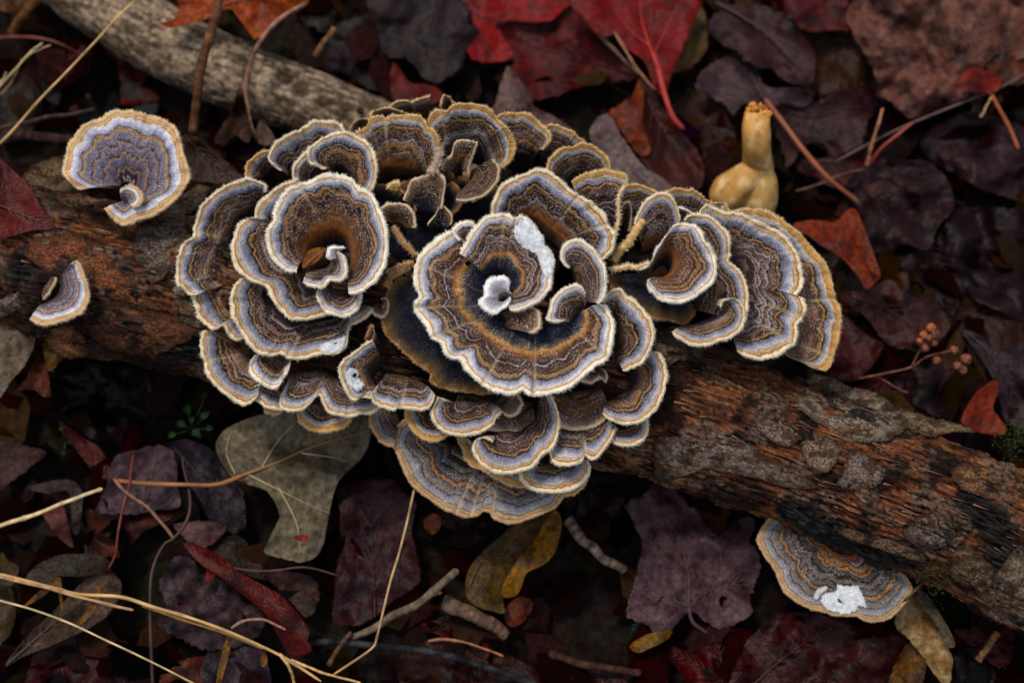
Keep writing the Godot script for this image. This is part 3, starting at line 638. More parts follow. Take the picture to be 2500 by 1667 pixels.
	leaf("dark brown leaf right of the rolled red leaf", "I 1700 880 1800 850 1950 880 2030 950 2010 1100 1950 1150 1860 1050 1760 960", "I 1880 990", 7, c8(88, 62, 54), {"w": 2.0})
	leaf("umber leaf behind the rolled red leaf", "I 1330 690 1470 630 1560 660 1680 850 1720 920 1500 840", "I 1530 760", 6, c8(66, 44, 38), {"w": 1.5})
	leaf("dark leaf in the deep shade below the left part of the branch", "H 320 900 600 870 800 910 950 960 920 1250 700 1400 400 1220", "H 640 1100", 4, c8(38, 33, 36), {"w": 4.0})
	# left side
	leaf("speckled maroon leaf at the left edge above the branch", "G -30 1030 60 1070 130 1130 200 1210 270 1330 340 1450 200 1472 -30 1485", "G 100 1340", 53, c8(140, 62, 60), {"tone2": c8(86, 26, 30), "jag": 1.0, "w": 1.5, "v": ["G -30 1300 340 1450"], "vc": c8(66, 30, 28)})
	leaf("pale grey brown stiff leaf at the left edge", "H -30 570 80 600 150 640 222 680 210 780 150 900 80 980 -30 1090", "H 60 800", 33, c8(166, 150, 132), {"tone2": c8(136, 118, 102), "jag": 2.0, "w": 2.0})
	leaf("orange brown leaf with a hooked tip under the grey brown leaf", "H 90 1060 130 1020 200 900 260 740 300 790 300 950 320 1085 270 1088 200 1045", "H 240 960", 24, c8(136, 74, 40), {"tone2": c8(90, 50, 30)})
	leaf("yellowish brown leaf scrap below the small left bracket", "H 270 680 400 700 420 800 350 905 300 915", "H 340 790", 28, c8(126, 102, 54), {"tone2": c8(84, 62, 36)})
	leaf("orange lobed leaf lying over the grey branch at the top edge", "G 1020 150 1100 125 1140 60 1150 -20 1400 -60 1900 -30 1965 15 1880 80 1780 130 1680 220 1612 242 1612 165 1580 110 1500 70 1430 60 1380 85 1300 125 1200 152 1080 176", "G 1450 20", 32, c8(226, 122, 58), {"tone2": c8(176, 84, 42), "w": 2.5, "jag": 3.0, "v": ["G 1700 -40 1450 20 1100 140", "G 1650 -30 1680 100 1640 220"], "vc": c8(120, 52, 26)})
	leaf("shrivelled brown leaf hanging in front of the grey branch", "G 1370 895 1420 800 1480 700 1520 560 1560 620 1600 780 1620 860 1560 905 1500 860 1430 925", "G 1520 790", 26, c8(112, 84, 72), {"w": 5.0, "jag": 5.0, "tone2": c8(66, 44, 38)})
	leaf("small pinkish brown leaf tip between branch and left rosette", "G 1625 860 1660 765 1700 800 1755 890 1700 930 1640 905", "G 1690 860", 29, c8(134, 102, 90), {"jag": 1.5})
	leaf("brown leaf between the lone left bracket and the rosettes", "G 1150 870 1300 890 1350 960 1500 1080 1550 1160 1350 1170 1200 1130 1180 1000", "G 1320 1030", 36, c8(98, 72, 60), {"w": 2.5, "tone2": c8(60, 42, 36), "v": ["G 1190 880 1330 1020 1520 1150"]})
	leaf("tan leaf edge in the upper left corner", "G -30 -20 250 -20 210 60 100 85 -30 55", "G 90 20", 14, c8(120, 80, 46), {"jag": 2.0})
	leaf("dark brown leaf in the left shade below the dry grass tuft", "G -30 560 150 480 260 640 220 820 60 900 -30 860", "G 90 690", 6, c8(52, 38, 34), {"w": 3.0})
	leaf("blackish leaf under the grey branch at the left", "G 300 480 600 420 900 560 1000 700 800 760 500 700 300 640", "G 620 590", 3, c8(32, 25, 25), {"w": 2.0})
	leaf("small bright red leaf chip on the grey tan leaf", "F 676 1232 690 1228 706 1232 704 1242 690 1243 680 1239", "F 691 1236", 22.5, c8(190, 40, 30), {"jag": 1.0, "w": 0.4})
	leaf("small orange red leaf chip on the mottled grey mauve leaf", "I 1315 860 1340 825 1365 815 1380 830 1370 880 1340 925 1320 930 1312 900", "I 1345 870", 15, c8(190, 66, 38), {"jag": 2.0, "w": 0.6})
	# a lower layer of dark leaves
	for q in [["under the red leaf with the torn flap", 1050, 60, 150, 0.4], ["under the left of the crumpled pink leaf", 1930, 90, 170, 2.0], ["between the pale lilac grey leaf and the stump", 1590, 400, 130, 1.2], ["behind the stump's left side", 1660, 250, 120, 3.0],
		["right of the mauve lobe's slender stalk", 2010, 400, 150, 4.2], ["by the pale flecked right edge leaf", 2330, 330, 150, 5.0], ["under the rust coloured leaf", 1980, 600, 150, 0.9], ["below the seed head", 2130, 820, 140, 2.6], ["between the seed head and the right edge", 2300, 700, 160, 1.7],
		["under the big maroon leaf at its left", 1660, 1560, 150, 3.6], ["in the bottom right corner", 2280, 1480, 150, 5.4], ["under the olive tan folded leaf", 1080, 1440, 130, 2.2], 
		["below the grey branch", 250, 200, 140, 4.6], ["at the top edge right of the grey branch", 800, 60, 130, 5.2]]:
		lower_leaf(q[0], Vector2(q[1], q[2]) * 1.063, q[3] * (1.45 if q[2] < 900 else 1.063), q[4])

func lower_leaf(where: String, c: Vector2, r: float, turn: float):
	var kinds := [["dark burgundy maple leaf ", c8(92, 34, 36)], ["blackish brown maple leaf ", c8(62, 42, 40)], ["deep wine red maple leaf ", c8(108, 30, 30)], ["dark umber maple leaf ", c8(84, 54, 40)]]
	var kind: Array = kinds[rng.randi() % 4]
	var s := "S"
	var veins := []
	for k in 5:   # five lobes, each a pointed tooth between two notches
		var a := turn + (k - 2) * 0.95
		var l: float = r * [0.62, 0.9, 1.05, 0.9, 0.62][k]
		for e in [[-0.36, 0.62], [-0.2, 0.7], [-0.14, 0.86], [0.0, 1.0], [0.14, 0.86], [0.2, 0.7], [0.36, 0.62]]:
			var q: Vector2 = c + Vector2.from_angle(a + e[0] * 0.9) * l * e[1]
			s += " %.1f %.1f" % [q.x, q.y]
		var tip := c + Vector2.from_angle(a) * l * 0.95
		var mid := c.lerp(tip, 0.5) + Vector2.from_angle(a + 1.57) * l * 0.03
		veins.append("S %.1f %.1f %.1f %.1f %.1f %.1f" % [c.x, c.y, mid.x, mid.y, tip.x, tip.y])
	var back := c + Vector2.from_angle(turn + PI) * r * 0.22
	s += " %.1f %.1f" % [back.x, back.y]
	leaf(kind[0] + "lying low " + where, s, "S %.1f %.1f" % [c.x, c.y], rng.randf_range(3.5, 6.5), kind[1], {"v": veins, "w": 3.2, "jag": 6.0})

# ------------------------------------------------------------------ straws, twigs and stalks
func build_stems():
	var straw := c8(196, 158, 100); var pale := c8(206, 180, 132); var twig := c8(96, 66, 48)
	stem("straw", "long pale straw crossing the grey branch at the upper left", "straw", "G -20 930 60 850 200 690 400 480 600 270 740 115 880 -20", [34, 38, 42, 42, 40, 36], 0.85, 0.6, straw, 0.25, 0.1)
	stem("twig", "knobbly brown twig hanging upright over the grey branch", "twig", "G 1235 860 1240 740 1260 560 1310 310 1370 120 1400 -20", [34, 38, 42, 42, 40], 1.5, 1.5, c8(110, 72, 52), 0.5, 0.3, 2.0)
	var t := stem("leaf_stalk", "curved brown leaf stalk hanging over the grey branch", "stalk", "G 1570 600 1565 540 1590 420 1640 300 1720 180 1830 90 1960 20", [28, 32, 36, 36, 34], 1.1, 0.8, c8(120, 84, 66), 0.4, 0.2)
	stem("", "", "", "G 1560 560 1580 680 1600 780 1625 850", [30, 30, 28], 0.8, 0.4, c8(104, 72, 58), 0.4, 0.2, 0.0, t, "side_shoot")
	t = stem("dry_grass_tuft", "dry pale grass tuft at the left edge", "grass", "G -20 560 60 480 130 400 190 330 270 270", [16, 22, 26, 28], 0.5, 0.25, pale, 0.2, 0.1)
	stem("", "", "", "G 130 390 200 340 260 310 320 285", [22, 26, 27], 0.4, 0.15, pale, 0.2, 0.1, 0.0, t, "blade")
	stem("", "", "", "G -10 530 20 500 35 460", [20, 24], 0.5, 0.2, pale, 0.2, 0.1, 0.0, t, "blade")
	stem("", "", "", "G 0 600 60 540 120 420 150 370", [16, 20, 24], 0.35, 0.2, c8(150, 120, 84), 0.2, 0.1, 0.0, t, "blade")
	stem("stalk", "reddish arched stalk over the dark gap at the upper left", "stalk", "G -20 240 150 235 300 255 420 300 520 350", [12, 18, 20, 14], 0.8, 0.5, c8(96, 46, 32), 0.3, 0.15)
	stem("twig", "tan stick in the upper left corner", "twig", "G 70 220 120 130 190 40 230 -20", [10, 16, 18], 1.6, 1.6, c8(120, 80, 44), 0.3, 0.2)
	stem("twig", "short tan stick right of the grey branch under the orange leaf", "twig", "G 2000 360 2060 280 2140 180", [10, 16], 1.0, 1.0, c8(150, 112, 76), 0.3, 0.2)
	stem("twig", "thin grey twig behind the lone left bracket", "twig", "G -20 820 200 770 420 730 600 700", [30, 34, 36], 0.7, 0.7, c8(82, 66, 58), 0.3, 0.2, 2.0)
	stem("twig", "thick dark twig under the thin grey twig", "twig", "G 40 870 200 870 350 880 470 890", [30, 31], 2.0, 1.6, c8(64, 46, 40), 0.3, 0.2, 2.0)
	# lower left straws
	t = stem("straw", "longest yellow straw slanting across the lower left corner", "straw", "I -20 870 200 930 480 1000 760 1020 960 1080 1200 1150 1450 1240 1700 1350 1850 1430 2050 1560", [22, 24, 25, 26, 26, 24, 20], 1.15, 0.75, straw, 0.25, 0.12)
	stem("", "", "", "I 1780 1380 1840 1460 1880 1580", [24, 22, 16], 0.7, 0.5, straw, 0.25, 0.1, 0.0, t, "side_shoot")
	stem("", "", "", "I 1850 1420 2050 1500 2300 1568", [22, 20, 16], 0.55, 0.4, straw, 0.25, 0.1, 0.0, t, "side_shoot")
	stem("", "", "", "I 900 1070 1150 1160 1400 1240 1680 1350", [24, 24, 22], 0.6, 0.5, c8(160, 120, 66), 0.25, 0.1, 0.0, t, "leaf_sheath")
	stem("straw", "short broken straw lying along the longest straw", "straw", "I -20 890 250 950 500 1020 700 1070 850 1105", [26, 27, 27], 0.9, 0.8, c8(176, 134, 90), 0.25, 0.1)
	stem("straw", "thin straw running to the bottom edge in the lower left corner", "straw", "I -20 1040 200 1100 450 1190 700 1310 950 1430 1250 1580", [20, 22, 22, 18], 0.6, 0.5, pale, 0.25, 0.1)
	stem("straw", "pale straw end pointing in from the left edge", "straw", "I -20 572 200 500 430 410 650 328", [18, 20, 22], 1.2, 1.0, c8(214, 188, 140), 0.2, 0.08)
	for g in [["dry husk hanging from the longest straw at the left", "I 150 1075 250 980 330 920 360 935 290 1000 200 1060", "I 260 1000"], ["narrow dry husk right beside the hanging one", "I 345 910 385 900 392 980 400 1110 385 1090 370 1000", "I 378 990"], ["long dry husk hanging below the fork of the longest straw", "I 480 1195 560 1090 600 1000 610 930 640 935 635 1020 590 1120 510 1200", "I 590 1070"], ["upright orange tan husk at the bottom edge", "I 1375 1590 1400 1430 1450 1260 1475 1270 1460 1380 1400 1590", "I 1430 1420"], ["small tan husk under the straw fork", "I 1660 1440 1680 1340 1700 1390 1705 1440 1680 1470", "I 1683 1410"]]:
		husk(g[0], g[1], g[2])
	stem("stalk", "dark forked stalk rising through the lower left leaves", "stalk", "I 975 1600 960 1300 955 1000 975 830 1040 690 1110 640 1190 530 1210 400 1170 200 1160 120", [18, 20, 22, 22, 20, 16], 0.75, 0.6, c8(52, 26, 22), 0.3, 0.15)
	stem("stalk", "slender brown stalk slanting to the fork of the dark one", "stalk", "I 720 260 800 350 940 450 1040 560 1110 650", [20, 22, 22], 0.8, 0.6, c8(108, 72, 52), 0.3, 0.15)
	stem("stalk", "thin red stalk curving down beside the rust leaf", "stalk", "I 850 110 820 300 780 450 750 600 730 750 690 840", [14, 18, 18, 14], 0.5, 0.4, c8(100, 40, 28), 0.3, 0.15)
	stem("stalk", "thin dark stalk crossing behind the grey tan leaf tip", "stalk", "I 1380 810 1560 850 1760 850 1950 830 2150 880", [16, 20, 18], 0.5, 0.4, c8(60, 34, 30), 0.3, 0.2)
	stem("dry_grass", "dry curled grass blade arching over the straw fork", "grass", "I 1470 1220 1560 1170 1680 1165 1780 1210 1820 1230", [24, 27, 26], 0.6, 0.4, c8(128, 100, 76), 0.2, 0.1)
	# lower middle
	t = stem("straw", "bent straw stalk hanging from below the fan bracket", "straw", "J 555 325 530 430 490 600 450 760 400 920 350 1130 315 1280 290 1340 180 1420 30 1520", [30, 28, 26, 24, 22, 18, 14], 0.75, 0.55, c8(190, 154, 110), 0.3, 0.15)
	t = stem("twig", "grey forked twig slanting under the bent straw stalk", "twig", "J 830 840 760 900 660 990 560 1070 420 1140 280 1220 150 1290", [22, 18, 16, 12], 1.2, 1.1, c8(130, 112, 94), 0.4, 0.3, 2.0)
	stem("", "", "", "J 640 1020 700 990 720 1000", [16, 18], 0.9, 0.8, c8(140, 116, 86), 0.3, 0.2, 0.0, t, "stub")
	stem("twig", "black shiny twig along the bottom edge with a pale patch", "twig", "J -260 1330 0 1310 250 1325 500 1350 700 1380 900 1430 1100 1500 1350 1590", [10, 12, 13, 13, 12], 1.0, 1.1, c8(56, 54, 60), 0.6, 0.2, 1.0)
	stem("twig", "stout broken grey brown twig below the olive tan leaf", "twig", "J 730 1050 850 1100 950 1150 1080 1220 1150 1270", [12, 12, 8], 2.6, 1.8, c8(120, 94, 78), 0.4, 0.25, 2.0)
	stem("twig", "splintered grey twig right of the fan bracket", "twig", "J 1520 520 1600 630 1700 720 1800 800 1900 850", [14, 14, 10], 1.8, 1.2, c8(132, 112, 98), 0.5, 0.35, 3.0)
	stem("twig", "thin brown stick at the bottom edge left of the black twig end", "twig", "J 0 1460 60 1360 150 1240", [12, 14], 0.8, 0.7, c8(110, 80, 62), 0.3, 0.2)
	stem("stalk", "thin tan stalk arched along the bottom edge leaf", "stalk", "J 640 1300 750 1290 880 1310 1000 1350 1120 1400", [10, 12, 10], 0.6, 0.4, c8(136, 84, 58), 0.3, 0.2)
	stem("twig", "dull brown twig along the bottom right of centre", "twig", "J 1400 1380 1600 1440 1800 1480 2000 1500", [8, 9], 1.3, 1.0, c8(78, 52, 44), 0.3, 0.3, 3.0)
	stem("twig", "broken tan stick end at the lower right corner", "twig", "K 2060 1430 2110 1360 2190 1240", [8, 12], 1.1, 1.1, c8(150, 108, 74), 0.3, 0.2)
	stem("stalk", "dark arched stalk touching the lone bracket's right edge", "stalk", "K 1510 1130 1600 1040 1680 960 1750 890", [22, 26, 26], 0.55, 0.5, c8(66, 40, 32), 0.3, 0.15)
	# upper right
	stem("stalk", "dark stalk running along the mottled purple brown leaf", "stalk", "M 380 10 560 110 720 220 830 330 930 420", [15, 16, 16], 0.55, 0.4, c8(52, 30, 30), 0.3, 0.15)
	stem("stalk", "short orange tan stick standing right of the stump", "stalk", "M 1350 1060 1380 940 1420 810 1455 690", [12, 18, 20], 0.75, 0.6, c8(140, 92, 58), 0.4, 0.25)
	stem("stalk", "long grey stalk slanting across the right side leaves", "stalk", "M 1150 1030 1400 900 1700 760 2000 640 2200 560 2400 450", [12, 16, 20, 22], 0.55, 0.5, c8(74, 52, 48), 0.3, 0.2)
	stem("stalk", "pale forked stalk near the right edge", "stalk", "M 2080 750 2110 690 2150 620", [20, 22], 0.6, 0.4, c8(146, 116, 76), 0.3, 0.2)
	stem("stalk", "grey strap of leaf rib at the edge of the red maple leaf", "stalk", "N 1560 -20 1640 110 1760 250 1880 370 2000 480", [16, 16, 14], 0.9, 0.6, c8(96, 74, 58), 0.3, 0.2)
	stem("stalk", "pale brown rib behind the red maple leaf", "stalk", "N 1830 200 1900 320 1990 460 2090 570", [20, 20, 18], 0.6, 0.5, c8(124, 80, 56), 0.3, 0.2)
	stem("stalk", "fine stalk curving under the dark folded maple leaf", "stalk", "M 900 1220 1060 1170 1200 1110 1340 1080", [10, 13, 12], 0.45, 0.4, c8(84, 50, 40), 0.3, 0.2)
	# dried seed head
	t = stem("seed_head", "dried orange brown seed head on a fine stalk in the dark leaves", "seed head", "L 1300 1110 1450 1080 1620 1040 1720 980 1800 950 1900 930", [12, 16, 18, 20], 0.45, 0.3, c8(110, 62, 44), 0.3, 0.15)
	stem("", "", "", "L 1400 1090 1480 1130 1560 1180 1620 1200", [13, 14], 0.35, 0.25, c8(104, 60, 44), 0.3, 0.15, 0.0, t, "side_shoot")
	stem("", "", "", "L 1640 1030 1690 930 1740 850 1770 780", [18, 22, 24], 0.4, 0.25, c8(110, 62, 40), 0.3, 0.15, 0.0, t, "side_shoot")
	for q in [[1760, 785, 26], [1790, 830, 26], [1750, 850, 27], [1690, 870, 25], [1780, 880, 25], [1725, 915, 25], [1910, 925, 24], [1985, 985, 22], [1930, 1030, 22], [1960, 1050, 21], [1800, 990, 20], [1715, 830, 24]]:
		var c := pts("L %d %d" % [q[0], q[1]])[0]
		var m := lump(pix(c.x, c.y, q[2]), 0.0013 * rng.randf_range(0.6, 1.2), c8(112, 58, 30).lerp(c8(66, 36, 26), rng.randf()), t.position, 0.6)
		part("seed_capsule", m, mats.stem, t)

func husk(label: String, outline: String, centre: String):
	leaf(label, outline, centre, 21.0, c8(170, 122, 70), {"jag": 0.5, "w": 1.0, "tone2": c8(120, 82, 48)})

func lump(at: Vector3, r: float, tone: Color, org: Vector3, rough: float, tall := 1.0, nu := 20, nv := 12) -> ArrayMesh:
	var pos := PackedVector3Array(); var cols := PackedColorArray(); var off := rng.randf() * 90.0
	for j in nv:
		var b := PI * j / (nv - 1.0)
		for i in nu:
			var a := TAU * i / nu
			var d := Vector3(sin(b) * cos(a), cos(b), sin(b) * sin(a))
			var e := nf.get_noise_3d(d.x * 1.4 + off, d.y * 1.4, d.z * 1.4)
			pos.append(at + Vector3(d.x, d.y * tall, d.z) * r * (1.0 + rough * e) - org)
			var c := tone * (1.0 + 0.7 * nf.get_noise_3d(d.x * 3.0, d.y * 3.0 + off, d.z * 3.0)); c.a = 1.0
			cols.append(c)
	var nor := grid_normals(pos, nu, nv, true)
	var flip := nor[nu * (nv / 2)].dot(pos[nu * (nv / 2)] - (at - org)) < 0.0
	if flip: nor = flip_normals(nor)
	return grid_mesh(pos, nor, cols, PackedVector2Array(), nu, 0, nv - 1, true, flip)

# ------------------------------------------------------------------ bracket mushrooms
# Zones from the margin inwards: distance in mm, then the colour.
const ZONES := {
	"blue": "0 232 216 186 .4 216 190 150 .52 150 100 48 .78 178 132 76 1.0 212 190 158 1.18 158 116 70 1.4 196 186 180 1.75 176 176 190 2.4 134 135 156 3.2 104 102 118 3.5 84 78 88 3.62 26 21 22 3.86 36 28 26 4.1 158 120 74 4.5 126 88 52 4.66 44 32 28 4.85 66 48 40 5.3 118 88 68",
	"white": "0 240 232 214 .5 232 216 188 .72 172 122 66 .95 208 182 146 1.2 206 198 194 1.5 204 203 210 2.1 156 157 176 2.8 120 118 136 3.05 42 33 33 3.3 104 80 62 3.7 148 118 92 4.2 158 112 62 4.45 48 36 32 5.0 112 82 66",
	"ochre": "0 206 166 106 .3 168 118 56 .55 206 164 98 .8 148 98 42 1.1 196 150 84 1.4 140 94 42 1.7 204 178 140 2.0 172 168 172 2.8 136 134 148 3.4 108 102 108 3.6 28 22 22 3.85 40 30 26 4.1 164 120 60 4.7 128 92 52 4.95 60 42 34 5.5 106 78 56",
	"grey": "0 192 156 112 .35 150 108 68 .6 178 150 114 .95 120 98 80 1.2 150 144 140 1.8 132 132 144 2.4 108 108 118 2.6 40 32 32 2.8 134 118 102 3.5 108 100 100 4.1 92 86 88 4.3 38 30 30 4.5 134 106 78 4.8 158 106 52 5.1 116 78 50 5.3 36 29 29 5.6 104 94 94 6.3 88 80 82 6.8 38 31 31 7.0 116 102 96 7.8 96 86 84",
	"brown": "0 212 186 152 .3 176 146 116 .7 128 104 88 1.4 108 84 72 2.2 88 66 56 3.0 122 82 46 3.6 74 54 44",
	"gold": "0 150 104 52 .6 126 90 48 1.4 92 74 54 2.4 62 54 52 3.6 40 38 50 6 28 29 52",
	"pale": "0 244 240 234 .6 226 224 226 1.6 196 194 206 2.6 172 166 178 3.4 150 138 136",
	"lilac": "0 216 186 142 .45 180 136 82 .8 206 172 122 1.05 176 134 84 1.3 214 206 204 1.7 206 206 220 2.4 160 162 190 2.9 128 128 154 3.1 70 62 74 3.3 150 112 66 3.8 168 138 100 4.1 124 116 132 5.2 108 102 124 5.5 52 44 56 5.75 150 116 80 6.2 116 110 130 7.4 92 86 106 7.7 44 38 48 8.0 156 112 66 8.4 106 98 116 9.8 80 72 90 10 46 40 48 10.4 140 100 66 10.8 92 84 100"}
const INNER := {"blue": ["122 94 84", "84 58 50", "104 76 66", "70 48 44", "146 128 124", "92 62 50", "150 108 64", "116 90 86", "60 42 40", "128 92 62"], "grey": ["108 96 90", "88 80 80", "52 42 40", "140 98 56", "100 88 84", "76 68 70"],
	"lilac": ["104 98 116", "84 76 96", "140 104 68", "56 48 58", "92 86 104"], "brown": ["110 80 56", "74 54 44", "142 92 42", "56 44 40", "96 70 54"], "gold": ["30 28 40", "24 24 36", "34 31 40"], "pale": ["168 160 172", "150 140 148"]}
const KIN := {"white": "blue", "ochre": "blue"}
# towards the attachment: share of the way, colour, strength
const CORES := {"dark": [[0.0, 34, 26, 26, 0.95], [0.14, 48, 36, 32, 0.7], [0.34, 60, 46, 40, 0.0]], "gold": [[0.0, 24, 24, 40, 1.0], [0.12, 30, 31, 54, 1.0], [0.22, 46, 46, 62, 1.0], [0.27, 108, 92, 78, 0.95], [0.305, 182, 130, 66, 1.0], [0.335, 158, 102, 46, 0.95], [0.37, 96, 62, 42, 0.75], [0.44, 84, 60, 46, 0.0]],
	"amber": [[0.0, 40, 28, 22, 0.9], [0.12, 150, 86, 26, 0.9], [0.24, 110, 66, 30, 0.6], [0.4, 80, 56, 40, 0.0]], "orange": [[0.0, 110, 80, 52, 0.8], [0.08, 180, 90, 28, 0.9], [0.13, 140, 72, 32, 0.7], [0.24, 90, 70, 56, 0.0]], "none": [[0.0, 90, 80, 80, 0.0], [1.0, 90, 80, 80, 0.0]], "night": [[0.0, 24, 25, 38, 1.0], [0.4, 31, 32, 48, 0.9], [0.7, 40, 38, 44, 0.0]]}
var lut_cache := {}
var last_top := PackedVector3Array()

func zone_lut(style: String, seed_: int) -> PackedColorArray:   # 0.03 mm a step
	var r := RandomNumberGenerator.new(); r.seed = seed_
	var st := []
	var w: PackedStringArray = ZONES[style].split(" ")
	for i in range(0, w.size(), 4): st.append([float(w[i]), c8(float(w[i + 1]), float(w[i + 2]), float(w[i + 3]))])
	var inner: Array = INNER[KIN.get(style, style)]
	var d: float = st[st.size() - 1][0]
	while d < 42.0:
		var q: PackedStringArray = inner[r.randi() % inner.size()].split(" ")
		var c := c8(float(q[0]), float(q[1]), float(q[2])) * r.randf_range(0.8, 1.2)
		d += 0.14; st.append([d, c]); d += r.randf_range(0.2, 0.95); st.append([d, c * r.randf_range(0.8, 1.05)])
		var line := r.randf()
		if line < 0.42: st.append([d + 0.1, c8(26, 20, 22)]); st.append([d + 0.26, c8(32, 25, 25)]); d += 0.36
		if line < 0.25 and style != "gold" and style != "brown": st.append([d + 0.08, c8(176, 164, 164)]); st.append([d + 0.2, c8(150, 138, 140)]); d += 0.3
		elif line > 0.87 and style != "gold": st.append([d + 0.08, c8(164, 112, 52)]); st.append([d + 0.22, c8(128, 80, 40)]); d += 0.3
	var out := PackedColorArray(); var k := 0
	for i in 1400:
		var x := i * 0.03
		while k < st.size() - 2 and st[k + 1][0] < x: k += 1
		out.append(st[k][1].lerp(st[k + 1][1], clampf((x - st[k][0]) / maxf(st[k + 1][0] - st[k][0], 1e-4), 0, 1)))
	return out

